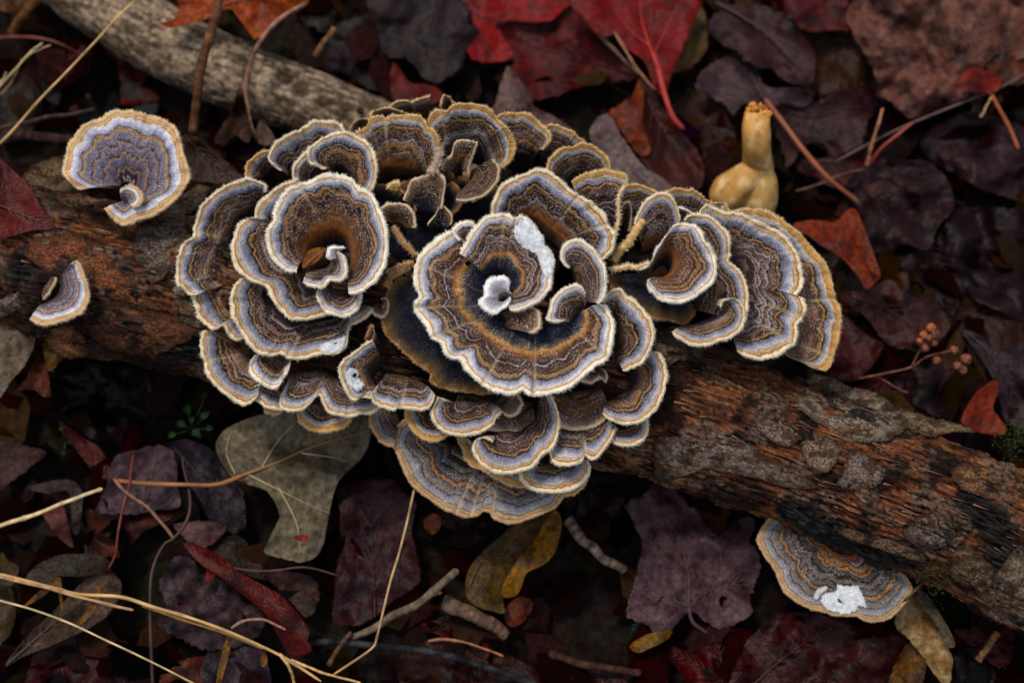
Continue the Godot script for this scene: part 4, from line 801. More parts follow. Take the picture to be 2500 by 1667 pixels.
# margin: the traced rim, inner: the traced attachment. hi, hm: their heights in mm (hm may vary along the rim).
# o: z zone scale, core, wave (mm), pw profile power, droop, fuzz, creases [s ...], th thickness, patches [[outline, centre], ...], wn waves
func bracket(label: String, margin: String, inner: String, hi: float, hm, style: String, o := {}) -> Node3D:
	var raw := pts(margin)
	var len_mm := length2(smooth(raw, 60)) * 0.1
	var nu := clampi(int(len_mm / 0.2), 60, 520)
	var m2 := smooth(raw, nu); var i2 := smooth(pts(inner), nu)
	var hms: Array = hm if hm is Array else [hm]
	var off := rng.randf() * 300.0
	var wave: float = o.get("wave", 1.0); var pw: float = o.get("pw", 0.8); var droop: float = o.get("droop", 0.5); var z: float = o.get("z", 1.0) * rng.randf_range(0.88, 1.12); var pale := rng.randf_range(0.74, 1.04); var th: float = o.get("th", 0.9)
	var fs: float = o.get("fold", 0.6)
	var creases: Array = o.get("creases", [])
	var wn: float = o.get("wn", 0.16)
	var lut := zone_lut(style, rng.randi())
	var core: Array = []
	for k in CORES[o.get("core", "dark")]: core.append([k[0] * o.get("cs", 1.0), c8(k[1], k[2], k[3]), k[4]])
	var pm := PackedVector3Array(); var pi := PackedVector3Array(); var ll := PackedFloat32Array()
	var lmax := 0.0
	for i in nu:
		var s := i / float(nu - 1)
		var h := along(hms, s)
		var cut := 2.2 * nf.get_noise_2d(s * len_mm * 0.28, off) + 1.3 * nz.get_noise_2d(s * len_mm * 1.5, off)
		var dir := (m2[i] - i2[i]).normalized()
		var q: Vector2 = m2[i] + dir * cut * o.get("ragged", 1.0)
		pm.append(pix(q.x, q.y, h)); pi.append(pix(i2[i].x, i2[i].y, hi))
		ll.append(pm[i].distance_to(pi[i]) * 1000.0); lmax = maxf(lmax, ll[i])
	var nt := clampi(int(lmax / 0.14), 20, 180)
	var rim := 5; var under := 7
	var rows := nt + rim + under
	var org := pi[nu / 2]
	var pos := PackedVector3Array(); pos.resize(rows * nu)
	var col := PackedColorArray(); col.resize(rows * nu)
	var uv := PackedVector2Array(); uv.resize(rows * nu)
	var cream := c8(206, 184, 146); var white := Color(0.62, 0.6, 0.6)
	for i in nu:
		var s := i / float(nu - 1)
		var sm := s * len_mm
		var a := pi[i]; var b := pm[i]
		var l := ll[i]
		var k := z * clampf(l / (0.5 * lmax), 0.3, 1.0)
		var wv := 0.26 * nz.get_noise_2d(sm * 0.11, off + 61.0)
		var worn := pale * (1.0 + 0.22 * nf.get_noise_2d(sm * 0.12, off + 71.0))
		var w1 := nz.get_noise_2d(sm * wn, off) + 0.35 * nz.get_noise_2d(sm * wn * 2.7, off + 5.0)
		var cr := 0.0
		for c in creases: cr = maxf(cr, exp(-pow((s - c) * len_mm / 0.55, 2.0)))
		var ends := sqrt(clampf(minf(s, 1.0 - s) * len_mm / 1.2, 0.0, 1.0))
		var flat := Vector3(b.x - a.x, 0, b.z - a.z); flat = flat.normalized() if flat.length() > 1e-6 else Vector3.RIGHT
		for j in nt:
			var t := j / float(nt - 1)
			var p := a.lerp(b, t)
			var d := (1.0 - t) * l
			var inw := clampf(d / 5.0, 0.0, 1.0)
			# the zones wander: more so inwards, where they crinkle
			var X := p.x * 1000.0; var Z := p.z * 1000.0
			var crinkle := nz.get_noise_2d(X * 0.62 + off, Z * 0.62)
			var fold := nz.get_noise_2d(X * 0.2 + off, Z * 0.2 + 50.0)
			var dw := d / k + wv * minf(d, 3.5) + 0.14 * nz.get_noise_2d(sm * 0.5, off + 20.0) + inw * (0.2 * crinkle + fs * fold) + 0.07 * nz.get_noise_2d(X * 2.4, Z * 2.4) + cr * 0.25
			var c := lut[clampi(int(dw * 33.3), 0, 1399)]
			var lum := c.get_luminance()
			if lum > 0.2 and d > 0.9 * k: c = c.lerp(c * worn, smoothstep(0.2, 0.3, lum))
			var tc := t + (0.02 * crinkle + 0.03 * fold) * inw
			if tc < core[core.size() - 1][0]:
				var q := 0
				while q < core.size() - 2 and core[q + 1][0] < tc: q += 1
				var f := clampf((tc - core[q][0]) / (core[q + 1][0] - core[q][0]), 0, 1)
				c = c.lerp(core[q][1].lerp(core[q + 1][1], f), lerpf(core[q][2], core[q + 1][2], f))
			p.y = lerpf(a.y, b.y, pow(t, pw)) + 0.001 * (wave * w1 * t * t - droop * smoothstep(0.72, 1.0, t) - cr * 0.55 * t)
			p.y += 0.001 * (0.16 * (lum - 0.3) * minf(1.0, d) + inw * minf(1.0, t * 3.0) * (0.22 * crinkle + fs * fold) + 0.06 * nz.get_noise_2d(X * 2.6, Z * 2.6 + off))
			if t < 0.12: p.y -= 0.0035 * o.get("drop", 1.0) * pow(1.0 - t / 0.12, 2.0)
			# velvet: single pale hairs
			var g := rng.randf()
			var frost := clampf(0.5 + 1.2 * nf.get_noise_2d(X * 0.22, Z * 0.22 + off), 0.1, 1.0) * smoothstep(0.12, 0.4, tc) * (0.15 if style == "gold" else 1.0)
			c *= 0.74 + 0.45 * g
			c *= 0.78 + 0.3 * smoothstep(0.02, 0.3, c.get_luminance()) if style != "gold" else 0.7
			var sk := nz.get_noise_2d(X * 2.1, Z * 2.1 + off) + 0.35 * (g - 0.5)
			if d > 0.7: c = c.lerp(white * 0.85, 0.6 * frost * smoothstep(0.3, 0.62, sk))
			if d > 1.2: c *= 1.0 - 0.4 * smoothstep(0.3, 0.6, -sk)
			c = c.lerp(cream, cr * 0.45 * t)
			c *= 1.0 + 0.22 * nf.get_noise_2d(X * 0.3, Z * 0.3 + off)
			c.a = 1.0
			pos[j * nu + i] = p - org; col[j * nu + i] = c; uv[j * nu + i] = Vector2(X / 7.0, Z / 7.0)
		var e := pos[(nt - 1) * nu + i]
		var tk := th * 0.001 * ends
		for j in rim:
			var ang := PI * (j + 1.0) / (rim + 1.0)
			pos[(nt + j) * nu + i] = e + flat * sin(ang) * tk * 0.5 + Vector3(0, (cos(ang) - 1.0) * tk * 0.5, 0)
			var c := lut[0] * (0.8 + 0.3 * rng.randf()); c.a = 1.0
			col[(nt + j) * nu + i] = c; uv[(nt + j) * nu + i] = Vector2(sm / 7.0, -j * 0.03)
		for j in under:
			var t := 1.0 - j / float(under - 1)
			var q := pos[int(t * (nt - 1)) * nu + i]
			pos[(nt + rim + j) * nu + i] = q - Vector3(0, tk * (1.0 + 2.4 * (1.0 - t)), 0)
			var c := c8(176, 154, 122).lerp(c8(40, 30, 26), smoothstep(0.55, 0.1, t)) * (0.85 + 0.2 * rng.randf()); c.a = 1.0
			col[(nt + rim + j) * nu + i] = c; uv[(nt + rim + j) * nu + i] = Vector2(sm / 7.0, t)
	var nor := grid_normals(pos, nu, rows, false)
	var up := 0.0
	for i in nu * nt: up += nor[i].y
	var flip := up < 0.0
	if flip: nor = flip_normals(nor)
	var t := thing("bracket_mushroom", label, "mushroom", org, "zoned bracket mushrooms growing on the rotting branch")
	var r1 := nt - 1
	for j in nt:   # where the pale rim begins
		if (1.0 - j / float(nt - 1)) * lmax < 1.0 * z: r1 = j; break
	r1 = clampi(r1, 2, nt - 2)
	part("zoned_cap", grid_mesh(pos, nor, col, uv, nu, 0, r1, false, flip), mats.velvet, t)
	part("pale_margin", grid_mesh(pos, nor, col, uv, nu, r1, nt + rim, false, flip), mats.velvet, t)
	part("pore_surface", grid_mesh(pos, nor, col, uv, nu, nt + rim, rows - 1, false, flip), mats.velvet, t)
	# the fuzz along the margin and the velvet behind it
	var fuzz: float = o.get("fuzz", 1.0)
	if fuzz > 0.0:
		var tp := PackedVector3Array(); var tn := PackedVector3Array(); var tcol := PackedColorArray()
		var count := int(len_mm * 34.0)
		for n in count:
			var s := rng.randf() * (nu - 1.01); var i := int(s)
			var dense := 0.55 + 0.9 * nf.get_noise_2d(s / nu * len_mm * 0.22, off + 90.0)
			if rng.randf() > dense + 0.25: continue
			var row := nt - 1 + rng.randi_range(-1, 3)
			if n % 3 == 0: row = nt - 1 - rng.randi_range(0, mini(nt / 3, int(2.2 / lmax * nt) + 1))
			var q: Vector3 = pos[row * nu + i].lerp(pos[row * nu + i + 1], s - i)
			var flat := Vector3(pm[i].x - pi[i].x, 0, pm[i].z - pi[i].z).normalized()
			var side := Vector3(-flat.z, 0, flat.x)
			var d := (nor[row * nu + i] * rng.randf_range(0.3, 1.1) + flat * rng.randf_range(0.5, 1.3) + side * rng.randf_range(-0.7, 0.7)).normalized()
			if n % 3 == 0: d = (nor[row * nu + i] + flat * rng.randf_range(-0.2, 0.9) + side * rng.randf_range(-0.6, 0.6)).normalized()
			var lh := rng.randf_range(0.00022, 0.0007) * fuzz * clampf(0.55 + 0.8 * dense, 0.5, 1.3) * (0.6 if n % 3 == 0 else 1.0)
			var wd := side * rng.randf_range(0.00003, 0.00006)
			var c := lut[0].lerp(Color(0.84, 0.82, 0.77), rng.randf() * 0.4) * rng.randf_range(0.5, 0.82)
			if n % 3 == 0: c = col[row * nu + i].lerp(Color(0.6, 0.6, 0.62), 0.25)
			c.a = 1.0
			for v in [q + wd, q + d * lh, q - wd]:
				tp.append(v); tn.append(nor[row * nu + i]); tcol.append(c)
		part("fuzz", tri_mesh(tp, tn, tcol), mats.hair, t, "stuff")
	for pt in o.get("patches", []):
		torn_patch(pt[0], pt[1], pos, nu, nt, org, t)
	for hl in o.get("holes", []):
		hole(hl, pos, nu, nt, org, t)
	last_top = pos.slice(0, nu * nt)
	return t

func project(p: Vector3) -> Vector2:
	var q := cam.basis.inverse() * (p - cam.position)
	return Vector2(1250.0 + q.x / -q.z / eye_k, 833.5 - q.y / -q.z / eye_k)

func surface_under(box: Rect2, pos: PackedVector3Array, n: int, org: Vector3) -> Array:   # points of a cap inside a region
	var pp := []
	for i in n:
		var q := project(pos[i] + org)
		if box.has_point(q): pp.append([q, (pos[i].y + org.y) * 1000.0])
	return pp

func nearest_h(pp: Array, q: Vector2, fallback: float) -> float:   # height of the cap there, blended from the points about it
	if pp.is_empty(): return fallback
	var sum := 0.0; var all := 0.0
	for e in pp:
		var d: float = (e[0] as Vector2).distance_squared_to(q) + 12.0
		var w := 1.0 / (d * d); sum += w * e[1]; all += w
	return sum / all

func torn_patch(outline: String, centre: String, pos: PackedVector3Array, nu: int, nt: int, org: Vector3, t: Node3D):
	var c: Vector2 = pts(centre)[0]
	var n := 110; var rows := 22
	var ring := smooth(pts(outline), n, true)
	var box := Rect2(c, Vector2.ZERO)
	for q in ring: box = box.expand(q)
	var pp := surface_under(box.grow(12.0), pos, nu * nt, org)
	if pp.size() > 900:
		var thin := []
		for i in range(0, pp.size(), pp.size() / 800): thin.append(pp[i])
		pp = thin
	var hh := PackedFloat32Array()
	for j in rows:
		for i in n: hh.append(nearest_h(pp, c.lerp(ring[i], j / float(rows - 1)), org.y * 1000.0))
	for k in 2:
		var h2 := hh.duplicate()
		for j in range(1, rows - 1):
			for i in n: hh[j * n + i] = (h2[j * n + i] + h2[(j - 1) * n + i] + h2[(j + 1) * n + i] + h2[j * n + (i + 1) % n] + h2[j * n + (i + n - 1) % n]) / 5.0
	var v := PackedVector3Array(); var cols := PackedColorArray()
	for j in rows + 1:
		var f := minf(1.0, j / float(rows - 1))
		for i in n:
			var q := c.lerp(ring[i], f) + (ring[i] - c).normalized() * pow(f, 5.0) * 6.0 * nf.get_noise_2d(i * 0.4, c.x)
			var b := 0.45 * minf(1.0, box.size.length() / 260.0) * sqrt(1.0 - f * f * 0.9) + 0.14 * fw.get_noise_2d(q.x * 0.03, q.y * 0.03) + 0.02 * nz.get_noise_2d(q.x * 0.12, q.y * 0.12) 
			if j == rows: b = -0.25
			v.append(pix(q.x, q.y, hh[mini(j, rows - 1) * n + i] + b + 0.22) - org)
			var k := 0.82 + 0.22 * nz.get_noise_2d(q.x * 0.2, q.y * 0.2) + 0.35 * nf.get_noise_2d(q.x * 0.06, q.y * 0.06)
			cols.append(Color(0.4 * k, 0.42 * k, 0.45 * k))
	var nor := grid_normals(v, n, rows + 1, true)
	var s := 0.0
	for i in n * 5: s += nor[n + i].y
	var flip := s < 0.0
	if flip: nor = flip_normals(nor)
	var o := part("white_flesh", grid_mesh(v, nor, cols, PackedVector2Array(), n, 0, rows, true, flip), mats.hair, t)
	o.set_meta("label", "torn white flesh laid bare on the cap")
	var tp := PackedVector3Array(); var tn := PackedVector3Array(); var tc := PackedColorArray()
	for k in int(box.size.length() * 4.5):
		var i := rng.randi() % (n * rows)
		if k % 2 == 0: i = n * (rows - 1 - rng.randi() % 3) + rng.randi() % n
		var d := Vector3(rng.randf_range(-1, 1), rng.randf_range(0.1, 1.0), rng.randf_range(-1, 1)).normalized() * rng.randf_range(0.0003, 0.0009)
		var w := d.cross(Vector3.UP).normalized() * 0.00005
		for e in [v[i] + w, v[i] + d, v[i] - w]: tp.append(e); tn.append(Vector3.UP); tc.append(Color(0.34, 0.36, 0.385))
	part("cottony_fibres", tri_mesh(tp, tn, tc), mats.hair, t, "stuff")

func hole(spot: String, pos: PackedVector3Array, nu: int, nt: int, org: Vector3, t: Node3D):   # outline of a small dark grub hole
	var ring := smooth(pts(spot), 24, true)
	var c := Vector2.ZERO
	for q in ring: c += q / 24.0
	var pp := surface_under(Rect2(c, Vector2.ZERO).grow(25.0), pos, nu * nt, org)
	var h := nearest_h(pp, c, org.y * 1000.0) + 0.5
	var v := PackedVector3Array(); var cols := PackedColorArray()
	for j in 4:
		for q in ring:
			var e := c.lerp(q, [0.05, 0.6, 1.0, 1.05][j])
			v.append(pix(e.x, e.y, h + [0.05, 0.05, 0.0, -0.8][j]) - org); cols.append(Color(0.004, 0.004, 0.004))
	var nor := grid_normals(v, 24, 4, true)
	var flip := nor[30].y < 0.0
	if flip: nor = flip_normals(nor)
	part("grub_hole", grid_mesh(v, nor, cols, PackedVector2Array(), 24, 0, 3, true, flip), mats.soil, t)

func build_brackets():
	# ---- left group, from the bottom layer upwards
	bracket("small tongue shaped bracket hanging lowest under the left rosette group", "B 1085 1035 1035 1080 1025 1130 1050 1190 1120 1238 1230 1255 1340 1232 1410 1190 1425 1150 1405 1125", "B 1150 1020 1220 1000 1290 1030", 39, 41.5, "ochre", {"z": 0.85, "wave": 0.3})
	bracket("bracket with a straight crease forming the lower left edge of the cluster", "B 420 430 330 458 295 520 284 600 294 680 312 712 325 800 370 870 430 930 500 990 570 1030 622 1046 690 1010 720 970", "B 640 560 660 600 700 680 740 760 760 800", 42, 47.5, "blue", {"z": 1.15, "creases": [0.38], "core": "dark"})
	bracket("tiny lobe peeping out under the wavy lower left brackets", "B 760 1060 780 1102 850 1122 905 1100", "B 820 1030 870 1020", 41, 42.5, "ochre", {"z": 0.6, "wave": 0.2})
	bracket("small bluish bracket left of the wavy one at the lower left", "B 740 890 690 925 683 980 730 1030 790 1070 880 1085 920 1070", "B 850 860 880 900 910 960", 44, 46, "blue", {"z": 0.9, "wave": 0.4})
	bracket("wavy double lobed bracket along the lower left edge", "B 940 890 905 960 884 1030 900 1070 960 1092 1040 1086 1100 1050 1160 990 1195 972 1220 1040 1262 1100 1340 1125 1430 1134 1500 1115 1580 1112 1645 1070", "B 980 800 1100 780 1200 770 1300 820 1420 880 1500 960 1560 1010", 46, 49.5, "blue", {"z": 0.95, "creases": [0.42], "wave": 0.8})
	bracket("pale furry tongue on top of the wavy lower left bracket", "B 775 672 720 670 670 720 655 780 680 840 740 880 800 912 862 912 900 870 915 830 945 790 968 735", "B 830 660 890 660 960 680", 49, 53, "white", {"z": 0.85, "core": "dark"})
	bracket("outermost left bracket with scalloped blue edge above the creased one", "A 770 840 765 790 720 760 660 740 600 746 520 775 440 820 370 872 300 940 260 1020 230 1090 222 1185 150 1242 120 1310 100 1400 94 1480 110 1560 B 130 140 190 192 260 210", "A 740 900 700 980 620 1060 560 1150 520 1250 500 1330 500 1440 540 1540", 47, 57, "blue", {"z": 1.15, "creases": [0.55]})
	bracket("square cut bracket hanging below the scalloped left one", "B 330 78 230 108 198 150 215 215 245 300 262 372 310 420 382 468 460 448 492 500 548 548 610 530", "B 480 100 520 150 580 260 640 380 660 440", 47, 54, "blue", {"z": 1.1, "creases": [0.7]})
	bracket("low bluish lobe behind the upper left round bracket", "A 640 740 628 690 645 620 690 565 750 530 820 522", "A 780 740 850 700", 46, 54, "ochre", {"z": 0.95, "wave": 0.4})
	bracket("wide bracket with a folded rim behind the upper left round one", "A 890 660 810 590 822 530 862 470 940 412 1028 375 1060 345 1140 305 1230 295 1310 310 1360 350 1390 400", "A 980 740 1050 720 1150 700 1280 640", 47, 58, "blue", {"z": 1.05, "creases": [0.36]})
	bracket("lower ledge showing left of the upper left round bracket", "A 1010 800 994 700 1012 620 1060 555 1110 508 1180 470 1260 450", "A 1130 800 1200 740 1280 700", 52, 60, "blue", {"z": 0.9})
	bracket("round helmet shaped bracket at the top of the left rosette group", "A 1240 650 1190 628 1130 605 1105 550 1130 490 1175 445 1240 408 1320 384 1400 384 1480 410 1550 460 1592 520 1616 600 1618 680 1600 760 1572 820 1545 860", "A 1290 700 1340 690 1390 710 1430 760 1450 830", 56, [65, 67, 66, 64], "blue", {"z": 1.1, "pw": 0.6, "droop": 0.8})
	bracket("large bracket with small white nibbled patch at the bottom of the left rosettes", "B 660 72 600 82 550 130 522 210 515 300 530 390 570 450 620 530 655 595 715 642 790 670 850 666 890 650 940 682 1010 696 1080 686 1180 656 1280 662 1350 640 1392 580 1410 500 1432 430 1500 400 1560 362 1600 320", "B 860 180 840 260 880 330 960 380 1080 400 1200 390 1320 360 1420 320 1500 290", 51, [58, 58, 57, 56, 57, 57], "blue", {"z": 1.2, "creases": [0.53], "patches": [["B 1200 610 1260 580 1330 560 1390 540 1370 610 1330 650 1260 655 1200 640", "B 1300 605"]], "holes": ["B 1285 597 1305 586 1326 580 1318 592 1300 602"]})
	bracket("small curled lip at the right end of the nibbled left bracket", "B 1590 330 1630 368 1680 368 1712 320 1712 260 1690 235 1660 240", "B 1640 280 1665 290 1660 262", 54, 57.5, "brown", {"z": 0.8, "wave": 0.2})
	bracket("broad wavy bracket wrapped around the upper left spiral rosette", "A 1020 730 970 752 900 790 820 840 755 905 708 970 690 1030 640 1032 580 1080 545 1160 524 1260 535 1370 570 1440 640 1488 720 1526 795 1560 B 820 212 872 292 922 350 975 392 1060 398 1150 382 1250 350", "A 1150 950 1080 1050 1020 1150 990 1260 980 1350 1020 1430 1080 1480 1130 1520 1180 1560 1240 1600 1280 1640", 56, [64, 63, 61, 61, 61, 60], "blue", {"z": 1.15, "creases": [0.29], "wave": 0.7})
	bracket("small round bracket cupped below the left spiral rosette", "B 1190 130 1172 185 1185 260 1240 330 1320 362 1400 362 1462 330 1492 280 1506 200 1490 170", "B 1260 100 1310 160 1370 200 1430 200 1460 180", 58, 64, "white", {"z": 0.95, "core": "dark"})
	bracket("large spiral rosette bracket crowning the left group", "A 1015 1440 940 1424 862 1372 812 1292 790 1200 802 1125 842 1050 850 970 890 880 950 820 1030 780 1110 762 1190 722 1270 704 1360 710 1430 740 1490 800 1560 832 1600 880 1642 960 1682 1060 1702 1180 1704 1290 1682 1400 1640 1480 1570 1550 1500 1590 1412 1618", "A 1100 1340 1140 1270 1190 1225 1240 1200 1290 1190 1340 1195 1385 1225 1410 1280 1415 1350 1412 1420 1410 1480", 58, [69, 70, 70, 70, 69, 68], "white", {"z": 1.35, "core": "amber", "pw": 0.6, "wave": 0.7, "fold": 0.9, "creases": [0.36]})
	bracket("little white hooked curl in the throat of the left spiral rosette", "A 1390 1268 1340 1262 1300 1258 1262 1280 1254 1330 1275 1350 1300 1345", "A 1345 1300 1320 1312 1330 1360", 66, 68, "pale", {"z": 0.5, "wave": 0.3, "core": "none"})
	bracket("furry white edged flap in the throat of the left spiral rosette", "A 1320 1290 1370 1330 1388 1400 1384 1470 1330 1505 1260 1508 1210 1560 1130 1548 1062 1522", "A 1270 1340 1265 1380 1230 1410 1170 1430 1100 1450", 63, 67, "white", {"z": 0.8, "wave": 0.6})
	# ---- back row
	bracket("thin tan bracket at the upper back left behind the striped one", "T 360 300 368 245 450 212 530 215 610 240 700 280", "T 470 360 600 360", 46, 55, "ochre", {"z": 0.7, "wave": 0.4})
	bracket("thin tan bracket with a cut corner at the very top of the cluster", "T 470 230 540 170 620 150 690 160 702 152 770 130 842 114", "T 580 330 700 330 830 320", 44, 54, "ochre", {"z": 0.9, "wave": 0.4, "creases": [0.62]})
	bracket("small tan bracket lobe left of the top striped bracket", "T 180 400 200 340 250 298 320 284 360 310", "T 300 400 350 390", 46, 55, "ochre", {"z": 0.7, "wave": 0.3})
	bracket("small cut off tan bracket tip right of the gap at the top", "T 925 210 950 110 1000 122 1030 152 1090 180 1120 215", "T 960 260 1080 270", 46, 55, "ochre", {"z": 0.8, "wave": 0.3})
	bracket("ochre edged bracket behind the torn one at upper right", "T 1370 300 1400 285 1450 258 1540 248 1640 265 1720 310 1782 370 1822 440 1805 500 1750 545", "T 1420 620 1520 640 1620 640 1690 600", 46, 58, "ochre", {"z": 1.0})
	bracket("half hidden ochre bracket right of the one behind the torn bracket", "T 1740 370 1840 348 1920 374 2000 410 2070 460 2112 500 2120 560", "T 1740 640 1850 660 1960 660", 45, 56, "ochre", {"z": 0.95})
	bracket("striped grey and ochre bracket with stepped rim at the upper left back", "T 330 470 255 430 242 400 330 355 342 312 430 285 495 290 530 270 620 264 720 270 790 310 822 370 872 410 902 480 912 560 905 640 870 720", "T 390 780 470 760 580 760 680 770 770 760", 51, [60, 64, 66, 66, 62], "ochre", {"z": 1.0, "creases": [0.22, 0.33], "core": "amber", "pw": 0.7})
	bracket("upright bracket with a torn strip and a round hole at the top centre", "T 860 420 825 330 850 252 912 215 975 236 1010 200 1090 180 1200 170 1290 200 1362 258 1412 320 1464 380 1512 450 1532 520 1510 600 1462 662 1400 705", "T 980 760 1000 680 1060 620 1140 590 1220 600 1290 650 1310 700", 50, [62, 66, 67, 65, 62], "ochre", {"z": 1.1, "creases": [0.2], "pw": 0.7, "core": "dark"})
	bracket("torn striped strip standing up inside the holed top bracket", "T 935 720 960 650 1012 600 1030 540 1050 490 1120 474 1212 490 1200 550 1172 620 1150 700 1150 745", "T 1040 720 1060 700 1080 690 1090 690 1100 710", 58, [59, 62, 66, 64, 60], "brown", {"z": 0.7, "wave": 0.4, "fuzz": 0.7})
	bracket("grey pocket shaped flap turned up below the holed top bracket", "T 1345 626 1390 690 1394 770 1345 855 1260 925 1150 955 1050 955", "T 1160 740 1180 760 1160 800 1120 850 1080 900", 57, 64, "brown", {"z": 0.5, "core": "none", "wave": 0.4})
	bracket("smooth brown shell shaped bracket below the torn strip", "T 620 960 655 880 690 810 770 780 840 742 900 745 950 780 958 850 940 940 930 1030", "T 740 1060 770 1090 810 1100 860 1080", 54, 61, "brown", {"z": 1.0, "core": "night", "wave": 0.8, "fuzz": 0.6})
	bracket("blackish bracket with frayed golden edge right of the helmet shaped one", "T 320 930 350 840 420 840 500 870 560 880 650 910 700 980 715 1060", "T 400 1080 500 1060 600 1060", 50, 57, "gold", {"z": 1.0, "core": "dark", "ragged": 2.2})
	bracket("small brown furry bracket between the two big rosettes", "T 440 1120 432 1070 470 1015 570 988 650 1012 690 1070 712 1150 700 1190", "T 560 1160 600 1180 640 1200", 58, 64, "brown", {"z": 0.9, "core": "amber", "wave": 0.5})
	bracket("dim cone shaped bracket left of the central rosette top", "T 820 1176 880 1090 935 1015 985 1040 1012 1100 1005 1176", "T 860 1220 920 1230 960 1220", 54, 60, "brown", {"z": 0.5, "core": "night", "fuzz": 0.5})
	bracket("dark bracket wall in the gap below the grey pocket flap", "T 940 860 1020 820 1090 900 1110 960 1060 1040 1000 1090", "T 930 980 960 1010 970 1050", 51, 57, "gold", {"z": 1.0, "core": "night", "fuzz": 0.4})
	bracket("wide low dark bracket filling the middle behind the rosettes", "C -20 560 100 300 300 120 600 60 900 140 1100 260 1300 560", "C 300 800 450 720 600 700 800 760", 46, 50, "gold", {"z": 1.2, "core": "night", "fuzz": 0.4})
	# ---- right of the top
	bracket("small bracket above the big purple brown one at the upper right", "T 1840 800 1812 740 1815 680 1852 610 1920 550 2010 518 2110 504 2200 540 2262 590 2302 650 2315 720", "T 1950 860 2030 800 2110 780 2200 790", 52, 62, "ochre", {"z": 0.95})
	bracket("thin bracket behind the gap between top right brackets", "E 300 220 330 160 390 138 450 138 520 165 590 205 620 260", "E 380 360 450 380 540 380", 45, 54, "ochre", {"z": 0.95, "wave": 0.4})
	bracket("small upright brown bracket in the gap right of the cut bracket", "E 320 350 350 282 388 264 402 320 396 400 380 460", "E 330 460 350 480", 47, 54, "brown", {"z": 0.6, "wave": 0.3})
	bracket("bracket with a straight cut right side at the upper right", "E -10 120 60 80 140 54 220 44 300 54 368 74", "E 60 420 140 420 220 430 300 480", 53, [63, 64, 64], "ochre", {"z": 1.05, "wave": 0.5, "pw": 0.7})
	bracket("ragged tan bracket behind the upright one at the right", "E 610 250 632 195 700 170 790 180 860 196 900 226 960 250 1000 270 1060 270 1100 330", "E 700 420 800 420 900 430", 47, 56, "ochre", {"z": 0.8, "ragged": 2.0, "creases": [0.7]})
	bracket("white rimmed sliver between upright and furry right brackets", "E 715 320 740 300 790 318 845 360", "E 740 390 790 400", 52, 57, "white", {"z": 0.5, "wave": 0.2})
	# ---- right hand fan group
	bracket("outermost right bracket, thin with an ochre banded edge", "E 1080 345 1130 322 1190 310 1270 310 1350 326 1430 370 1500 430 1580 490 1650 560 1702 622 1752 702 1790 790 1806 870 1812 912 1842 982 1860 1062 1856 1150 1840 1232 1812 1310 1802 1362 1760 1432 1690 1416 1630 1390", "E 1080 560 1160 620 1240 700 1290 820 1320 960 1330 1080 1340 1190 1380 1280", 46, [54, 55, 55, 54, 52], "ochre", {"z": 1.2, "creases": [0.62, 0.86]})
	bracket("large wavy right bracket with thick blue band inside the outermost one", "E 870 350 900 310 945 290 1012 310 1088 338 1135 338 1222 370 1312 412 1402 452 1472 510 1532 582 1562 652 1592 742 1602 802 1582 862 1552 902 1600 932 1612 1002 1592 1062 1552 1110 1560 1170 1540 1232 1482 1282 1402 1330 1302 1352 1212 1332 1140 1300", "E 900 520 980 540 1060 600 1110 680 1140 780 1150 880 1140 960 1120 1040 1110 1120 1100 1180", 51, [59, 61, 61, 60, 59, 57], "blue", {"z": 1.3, "creases": [0.21, 0.67, 0.78]})
	bracket("upright furry bracket with thick white left rim near the right group", "E 430 420 455 340 500 262 560 215 632 204 692 240 722 300 742 372 725 430", "E 480 580 540 560 600 540 660 530", 53, [60, 63, 63, 60], "blue", {"z": 1.0, "core": "orange"})
	bracket("second tier right bracket with a notch, behind the front round one", "E 770 410 810 365 880 354 960 370 1022 420 1062 470 1086 540 1088 620 1075 665 1132 712 1182 790 1212 880 1217 960 1200 1040 1170 1100", "E 780 560 830 640 860 740 850 840 820 920 800 1000", 53, [62, 64, 63, 63, 61], "blue", {"z": 1.05, "creases": [0.47]})
	bracket("curled lower lobe at the bottom of the right group", "E 1020 990 1040 945 1100 935 1152 960 1182 1002 1192 1060 1162 1140 1100 1192 1000 1222 900 1250 820 1240 740 1202 690 1160", "E 920 960 980 980 980 1020 940 1060 880 1090 820 1110 760 1130", 55, [63, 63, 62, 60], "blue", {"z": 1.0, "pw": 0.7})
	bracket("dark base of the right group under the front round bracket", "E 240 760 300 900 420 1010 560 1060 680 1080 780 1100 860 1000", "E 480 760 560 800 680 860", 54, 54, "gold", {"z": 1.1, "core": "night", "wave": 0.6})
	bracket("front round bracket of the right group with amber throat", "E 470 720 520 702 555 655 585 590 622 530 662 470 702 430 762 408 832 425 882 470 912 540 962 590 990 680 986 760 950 832 890 882 820 922 722 952 640 942 570 902 522 850 518 800", "E 560 700 590 670 620 650 650 650 670 680 670 720 650 760 610 790 570 800", 58, [64, 68, 70, 69, 68, 66], "white", {"z": 1.2, "core": "amber", "pw": 0.55})
	# ---- lower middle, from the bottom layer upwards
	bracket("dim brown bracket left of the grey fan", "D 20 420 12 500 24 590 64 662 112 712 190 750", "D 200 420 230 480 250 560", 35, 39, "grey", {"z": 0.9, "wave": 0.4})
